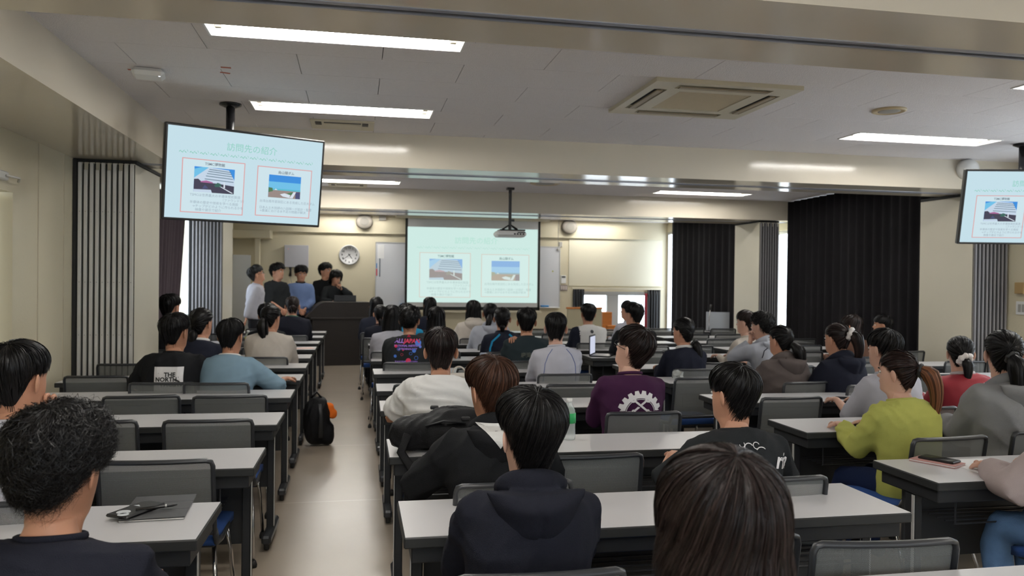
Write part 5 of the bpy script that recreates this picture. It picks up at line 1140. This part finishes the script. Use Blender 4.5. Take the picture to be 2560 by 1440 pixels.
# ---- presenters
def pres(*a, **k):
    k.setdefault('vol', .032)
    return person(*a, stand=True, face=True, chair=None, lod=2, hs=1.08, **k)
pres('S1', 638, 663, 13.1, 'presenter in white shirt and glasses looking up, hand on the desk', 'short', HG, yaw=-78, pitch=16, body=-78, shirt=C_['lilacwhite'], lean=6, arms=('hang', 'back'), glasses=True, fit=.02)
pres('S2', 693, 656, 14.3, 'presenter in dark short-sleeved shirt, second from the left', 'curly', yaw=-120, body=-135, shirt=C_['coal'], sleeve='elbow', lean=3, arms='clasp', skin=SKIN, fit=.035)
pres('S3', 753, 662, 14.6, 'presenter in blue button shirt, hair over the forehead', 'curly', yaw=-165, pitch=-12, body=-165, shirt=C_['skyshirt'], lean=2, arms='clasp', skin=SKIN, fit=.03, collar=C_['black'])
pres('S4', 813, 656, 15.7, 'tall presenter in black shirt behind the speaker', 'curly', yaw=-125, body=-165, shirt=C_['black'], lean=2, arms='clasp', fit=.03, skin=SKIN)
s5 = pres('S5', 840, 674, 15.22, 'presenter in dark grey top speaking into a microphone', 'bob', yaw=-150, pitch=-14, body=-155, shirt=C_['coal'], lean=6, arms=('mic', 'paper'), fit=.025)
root, HM, s_, AR = PEOPLE['S5']; bpy.context.view_layer.update()
W2 = AR[0][3]; hd = unit(np.array(AR[0][4], float)); p0 = root.matrix_world @ Vector(W2+hd*.05); p1 = root.matrix_world @ (HM @ Vector((-.01, .125, .045)))
mic = empty('microphone', p0); tag(mic, 'black handheld microphone at the speaking presenter\'s mouth', 'microphone')
dv = (Vector(p1)-Vector(p0)); MB().tube([-dv*.5, dv*.55], [.011, .014], 10).build('handle', BLACKP, mic, True); MB().tube([dv*.55, dv*.65, dv*.85, dv*.95], [.016, .026, .026, .012], 12).build('grille', mat('mic grille', (.05, .05, .055), .5, metal=.6), mic, True)

# ------------------------------------------------------------------ empty chairs
import math as _m
occ = [(r.location[0], r.location[1]) for r, *_ in PEOPLE.values()]
FIXED = {('left', 1, 2): (-.76, 3.635), ('left', 2, 2): (-.73, 4.565), ('left', 2, 1): (-1.29, 4.60), ('left', 3, 2): (-.76, 5.43), ('left', 3, 1): (-1.29, 5.48), ('left', 4, 0): (-1.845, 6.56), ('left', 3, 0): (-1.87, 5.60),
         ('middle', 1, 2): (1.51, 2.29), ('middle', 2, 1): (.98, 3.49), ('middle', 4, 2): (1.56, 5.74), ('middle', 3, 2): None, ('right', 2, 0): (2.755, 4.97), ('right', 3, 0): None}
HIDDEN = set('l00 l10 l100 l102 l20 l30 l61 l70 l80 m100 m102 m81 m91 m92 r02 w00 w01 w02 w11 w12 w40 w42 w51 w62'.split())  # filled from a visibility test of the finished layout
n_ = 0
for blk, (xc, ys_) in ROWS.items():
    for i, y in enumerate(ys_):
        if blk == 'middle' and i == 0: continue
        xo = xc+(OFF[blk][i] if blk in OFF else 0)
        for k in range(3):
            p = FIXED.get((blk, i, k), 0)
            if p is None: continue
            if p == 0: p = (xo+(k-1)*.54+rng.normal(0, .015), y-.21+rng.normal(0, .05))
            if any(abs(p[0]-a) < .36 and abs(p[1]-b) < .62 for a, b in occ) and not (blk, i, k) in FIXED: continue
            code = '%s%d%d' % (blk[0], i, k)
            if code in HIDDEN: continue
            o = place_chair(p[0], p[1], R_(rng.normal(0, 2.5)), 'empty net-backed chair, %s seat, %s row from the camera, %s' % (SEAT[blk][k], ORD[i], BN[blk])); o['seat_code'] = code
# the turned chair pulled out between the rows
place_chair(2.60, 6.02, R_(3), 'empty chair with its blue seat visible, right of the purple shirt')
e = tag(empty('white_chair', (6.25, 13.1, 0), R_(150)), 'pale chair back near the far black curtain', 'chair')
V = [((i/8-.5)*.4, .03*math.sin(i/8*math.pi), .55+j/6*.45) for j in range(7) for i in range(9)]; MB().add(V, [(j*9+i, j*9+i+1, j*9+i+10, j*9+i+9) for j in range(6) for i in range(8)]).build('backrest', mat('pale grey shell', (.35, .37, .40), .5), e, True)
MB().box(-.2, .2, .02, .42, .43, .46, bev=.01).build('seat', MATS['pale grey shell'], e)
for sx in (-1, 1):
    for yy in (.05, .4): MB().tube([(sx*.18, yy, .43), (sx*.2, yy, 0)], .011, 8).build('leg', CHROME, e, True)
e = tag(empty('microphone_stand', (5.81, 12.5, .70)), 'small black stand on the far right desk before the curtain', 'stand')
MB().lathe([(.07, 0), (.07, .012), (.01, .02)], 20).build('base', BLACKP, e, True); MB().tube([(0, 0, .01), (0, 0, .25), (.02, 0, .38)], .007, 8).build('pole', CHROME, e, True); MB().tube([(.02, 0, .36), (.03, 0, .45)], .016, 8).build('grille', BLACKP, e, True)

# ------------------------------------------------------------------ things on the desks and floor
ZT = .7008
TABLET = mat('dark tablet cover', (.035, .035, .037), .55); PAPER = MATS['white paper']
e = tag(empty('tablet', (-.655, 2.93, ZT), R_(3)), 'tablet in a dark folded cover on the nearest left desk', 'tablet')
m = MB().box(-.10, .10, -.145, .135, .0, .007, bev=.003); m.build('body', ALU, e)
for a, b in ((-.145, -.05), (-.048, .045), (.047, .137)): MB().box(-.102, .102, a, b, .007, .0115, bev=.0015).build('cover_fold', TABLET, e)
e = tag(empty('phone_case', (-.715, 2.87, ZT+.012), R_(-28)), 'black case with round pale stickers lying on the tablet', 'case')
MB().box(-.045, .045, -.09, .09, .0, .011, bev=.005).build('case_body', BLACKP, e)
m = MB().lathe([(.022, 0), (.022, .0006), (.001, .0006)], 20, (-.005, -.052, .011)).lathe([(.018, 0), (.018, .0006), (.001, .0006)], 20, (.015, -.075, .011)); m.build('sticker', mat('pale sticker', (.55, .58, .6), .5), e)
MB().add([(-.03, .02, .0115), (.0, .018, .0115), (-.02, .034, .0115)], [(0, 1, 2)]).build('sticker', MATS['pale sticker'], e)
e = tag(empty('stylus_pen', (-.655, 2.865, ZT+.024), R_(22)), 'black pen lying across the tablet cover', 'pen'); MB().tube([(-.06, 0, 0), (.055, 0, 0), (.07, 0, 0)], [.0055, .0055, .002], 8).build('barrel', BLACKP, e, True); MB().tube([(.03, 0, 0), (.036, 0, 0)], .0062, 8).build('ring', ALU, e, True)
PHN = mat('phone glass', (.02, .02, .022), .08, spec=.8)
def phone(x, y, rz, label, m, z=ZT, s=1.0):
    e = tag(empty('smartphone', (x, y, z), R_(rz), s), label, 'phone'); MB().box(-.037, .037, -.075, .075, 0, .009, bev=.003).build('case', m, e); MB().box(-.034, .034, -.071, .071, .009, .0098, bev=.0004).build('screen', PHN, e)
e = tag(empty('notebook', (2.585, 3.17, ZT), R_(28)), 'thin pink notebook under the phone on the near right desk', 'notebook'); PK = mat('pink cover', (.45, .22, .20), .6)
MB().box(-.055, .055, -.10, .10, 0, .003, bev=.001).build('cover', PK, e); MB().box(-.053, .055, -.098, .098, .003, .008, bev=.001).build('pages', PAPER, e); MB().box(-.055, .055, -.10, .10, .008, .011, bev=.001).build('cover', PK, e)
phone(2.60, 3.175, 26, 'black smartphone on the pink notebook, near right desk', BLACKP, ZT+.0115, 1.05)
tag(MB().box(2.63, 2.86, 2.93, 3.22, ZT, ZT+.0012).build('paper_sheet', PAPER), 'white paper sheet beside the pink notebook', 'paper')
phone(3.30, 4.04, 35, 'smartphone in a pale case between the lime top and the grey hoodie', mat('white case', (.5, .48, .45), .4)); phone(2.80, 4.10, 60, 'dark smartphone left of the lime green top', BLACKP); phone(3.40, 5.06, 70, 'dark smartphone on the desk left of the white lanyard shirt', BLACKP)
def bottle(x, y, label, lab, h=.21, z=ZT):
    e = tag(empty('plastic_bottle', (x, y, z)), label, 'bottle'); PET = mat('clear bottle', (.75, .8, .8), .05, alpha=.35)
    MB().lathe([(.001, .0), (.031, .002), (.033, .02), (.031, .07), (.033, .12), (.03, .15), (.014, .185), (.013, .19)], 20).build('flask', PET, e, True); MB().lathe([(.0335, .085), (.0335, .135)], 20).build('label', lab, e, True); MB().lathe([(.015, .188), (.015, .208), (.001, .208)], 16).build('cap', WHITE, e, True)
bottle(1.07, 3.92, 'clear bottle with green label beside the bowl-cut head', mat('green label', (.02, .35, .10), .5)); bottle(-1.19, 9.45, 'small bottle with yellow label, left block', mat('yellow label', (.5, .55, .05), .5))
e = tag(empty('crumpled_bag', (2.62, 6.22, ZT)), 'small crumpled clear plastic bag on a right block desk', 'bag')
ico = bmesh.new(); bmesh.ops.create_icosphere(ico, subdivisions=2, radius=.045); vs = [tuple(np.array(v.co)*(1+.35*math.sin(v.co.x*150)*math.cos(v.co.y*170))+np.array([0, 0, .04])) for v in ico.verts]; fs = [tuple(v.index for v in f.verts) for f in ico.faces]; ico.free(); MB().add(vs, fs).build('film', mat('clear film', (.5, .52, .5), .15, alpha=.55), e)
e = tag(empty('laptop', (2.25, 7.05, ZT), R_(-20)), 'open laptop with a lit white screen left of the head looking up', 'laptop')
MB().box(-.15, .15, -.11, .11, 0, .014, bev=.004).build('keyboard_base', BLACKP, e); l = MB().box(-.15, .15, .105, .115, .01, .225, bev=.003).build('lid', BLACKP, e); MB().box(-.135, .135, .1035, .1045, .025, .21).build('screen', flat('laptop white', S(215, 220, 240), .9), l)
e.rotation_euler = (0, 0, R_(62)); e.location = (2.63, 8.32, ZT)
e = tag(empty('tissue_box', (1.37, 8.1, ZT)), 'grey-blue tissue pack on a desk behind the white hoodie', 'box'); MB().box(-.11, .11, -.05, .05, 0, .06, bev=.012).build('pack', mat('grey blue pack', (.25, .28, .36), .6), e); tv_, tf = text_vf('***', .06, 'CENTER'); MB().add([(a, -.051, b+.02) for a, b, _ in tv_], tf).build('marks', WHITE, e)
e = tag(empty('handbag', (.80, 6.22, ZT)), 'cream bag handle standing on a middle block desk', 'bag'); MB().tube([(.05*math.cos(t_), 0, .07+.055*math.sin(t_)) for t_ in np.linspace(0, math.pi, 13)], [(.006, .012)]*13, 8).build('handle', C_['offwhite'], e, True); MB().box(-.09, .09, -.04, .04, 0, .075, bev=.02).build('body', C_['offwhite'], e)
def sheet(x, y, rz, label, m=PAPER, w_=.21, h=.297):
    e = tag(MB().box(-w_/2, w_/2, -h/2, h/2, 0, .002).build('paper_sheet', m), label, 'paper', 'papers on the far desks'); e.location = (x, y, ZT); e.rotation_euler = (0, 0, R_(rz))
sheet(-.62, 9.45, 20, 'pinkish paper on the desk right of the white sweater', mat('pinkish paper', (.7, .48, .42), .7), .3, .2); sheet(-1.75, 12.45, 30, 'white papers by the presenter\'s hand, front left desk'); sheet(-1.45, 12.4, -10, 'second white sheet on the front left desk'); sheet(-.75, 11.35, 5, 'white sheet on the desk before the lectern, left block'); sheet(.5, 8.12, 8, 'papers on the desk beside the colourful print T-shirt')
sheet(3.1, 8.25, 15, 'white paper on a right block desk under the navy blazer'); 
# backpacks
def blob(parts, name, m, parent, vox=.012, seed=3, amp=.012):
    mb = MB()
    for c, r in parts:
        b = bmesh.new(); bmesh.ops.create_icosphere(b, subdivisions=3, radius=1); vs = []
        for v in b.verts: q = np.array(v.co); q = np.sign(q)*np.abs(q)**.72; vs.append(tuple(np.array(c)+q*np.array(r)))
        mb.add(vs, [tuple(x.index for x in f.verts) for f in b.faces]); b.free()
    V, N, Fc = remesh(mb.v, mb.f, vox, 5); return MB().add(folds(V, N, seed, amp), Fc).build(name, m, parent, True)
BAGM = mat('black bag nylon', (.008, .008, .009), .6, spec=.15, bump=.3, bscale=200)
e = tag(empty('backpack', (-.335, 7.42, -.012), R_(5)), 'black backpack standing in the aisle with an orange jacket', 'backpack')
blob([((0, 0, .22), (.12, .13, .21)), ((.01, 0, .38), (.08, .09, .07)), ((.09, -.02, .12), (.07, .10, .11))], 'body', BAGM, e); MB().tube([(-.05, -.02, .44), (0, -.02, .49), (.04, -.02, .44)], .010, 8).build('handle', BAGM, e, True)
MB().tube([(.02, -.13, .40), (.03, -.15, .3), (.03, -.14, .1)], [(.018, .004)]*3, 8).build('zip', DKCHAR, e, True)
e = tag(empty('orange_jacket', (-.25, 7.44, .30), 0), 'bright orange jacket stuffed into the aisle backpack', 'jacket'); OR_ = cloth('orange cloth', (.75, .16, .02))
blob([((.0, 0, .03), (.075, .07, .055)), ((.06, -.02, -.02), (.045, .05, .045))], 'bundle', OR_, e, .01, 9, .02)
e = tag(empty('backpack', (.42, 3.78, ZT), R_(-8)), 'black backpack with straps lying on the second middle desk', 'backpack')
blob([((0, .0, .085), (.21, .14, .085)), ((.06, .02, .15), (.13, .10, .05)), ((-.17, -.04, .08), (.085, .10, .075))], 'body', BAGM, e, .011, 5, .018)
for a in (((-.16, -.16, .10), (-.19, -.17, .02), (-.14, -.22, -.04), (-.10, -.23, -.12)), ((-.05, .05, .175), (.04, .03, .195), (.13, .0, .18)), ((-.08, -.12, .13), (0, -.13, .155), (.1, -.12, .145))): MB().tube(a, [(.020, .004)]*len(a), 8).build('strap', BAGM, e, True)
for x, y, z in ((-.05, .05, .185), (.1, -.12, .16)): MB().box(x-.02, x+.02, y-.015, y+.015, z-.005, z+.012, bev=.004).build('buckle', BLACKP, e)
e = tag(empty('backpack', (2.16, 3.55, 0), R_(15)), 'dark backpack on the floor under the lime green person\'s desk', 'backpack')
blob([((0, 0, .22), (.15, .12, .21)), ((.02, -.1, .15), (.11, .06, .12))], 'body', BAGM, e, .013, 8, .016)
q = MB().tube([(-.02, -.17, .36), (-.06, -.20, .30), (-.09, -.20, .25)], .004, 6); q.build('charm_cord', CHROME, e, True); MB().box(-.13, -.09, -.215, -.195, .20, .26, bev=.006).build('charm', mat('turquoise plastic', (.1, .5, .55), .4), e); MB().box(-.07, -.04, -.215, -.195, .22, .28, bev=.006).build('charm', mat('brass charm', (.3, .28, .22), .4), e)
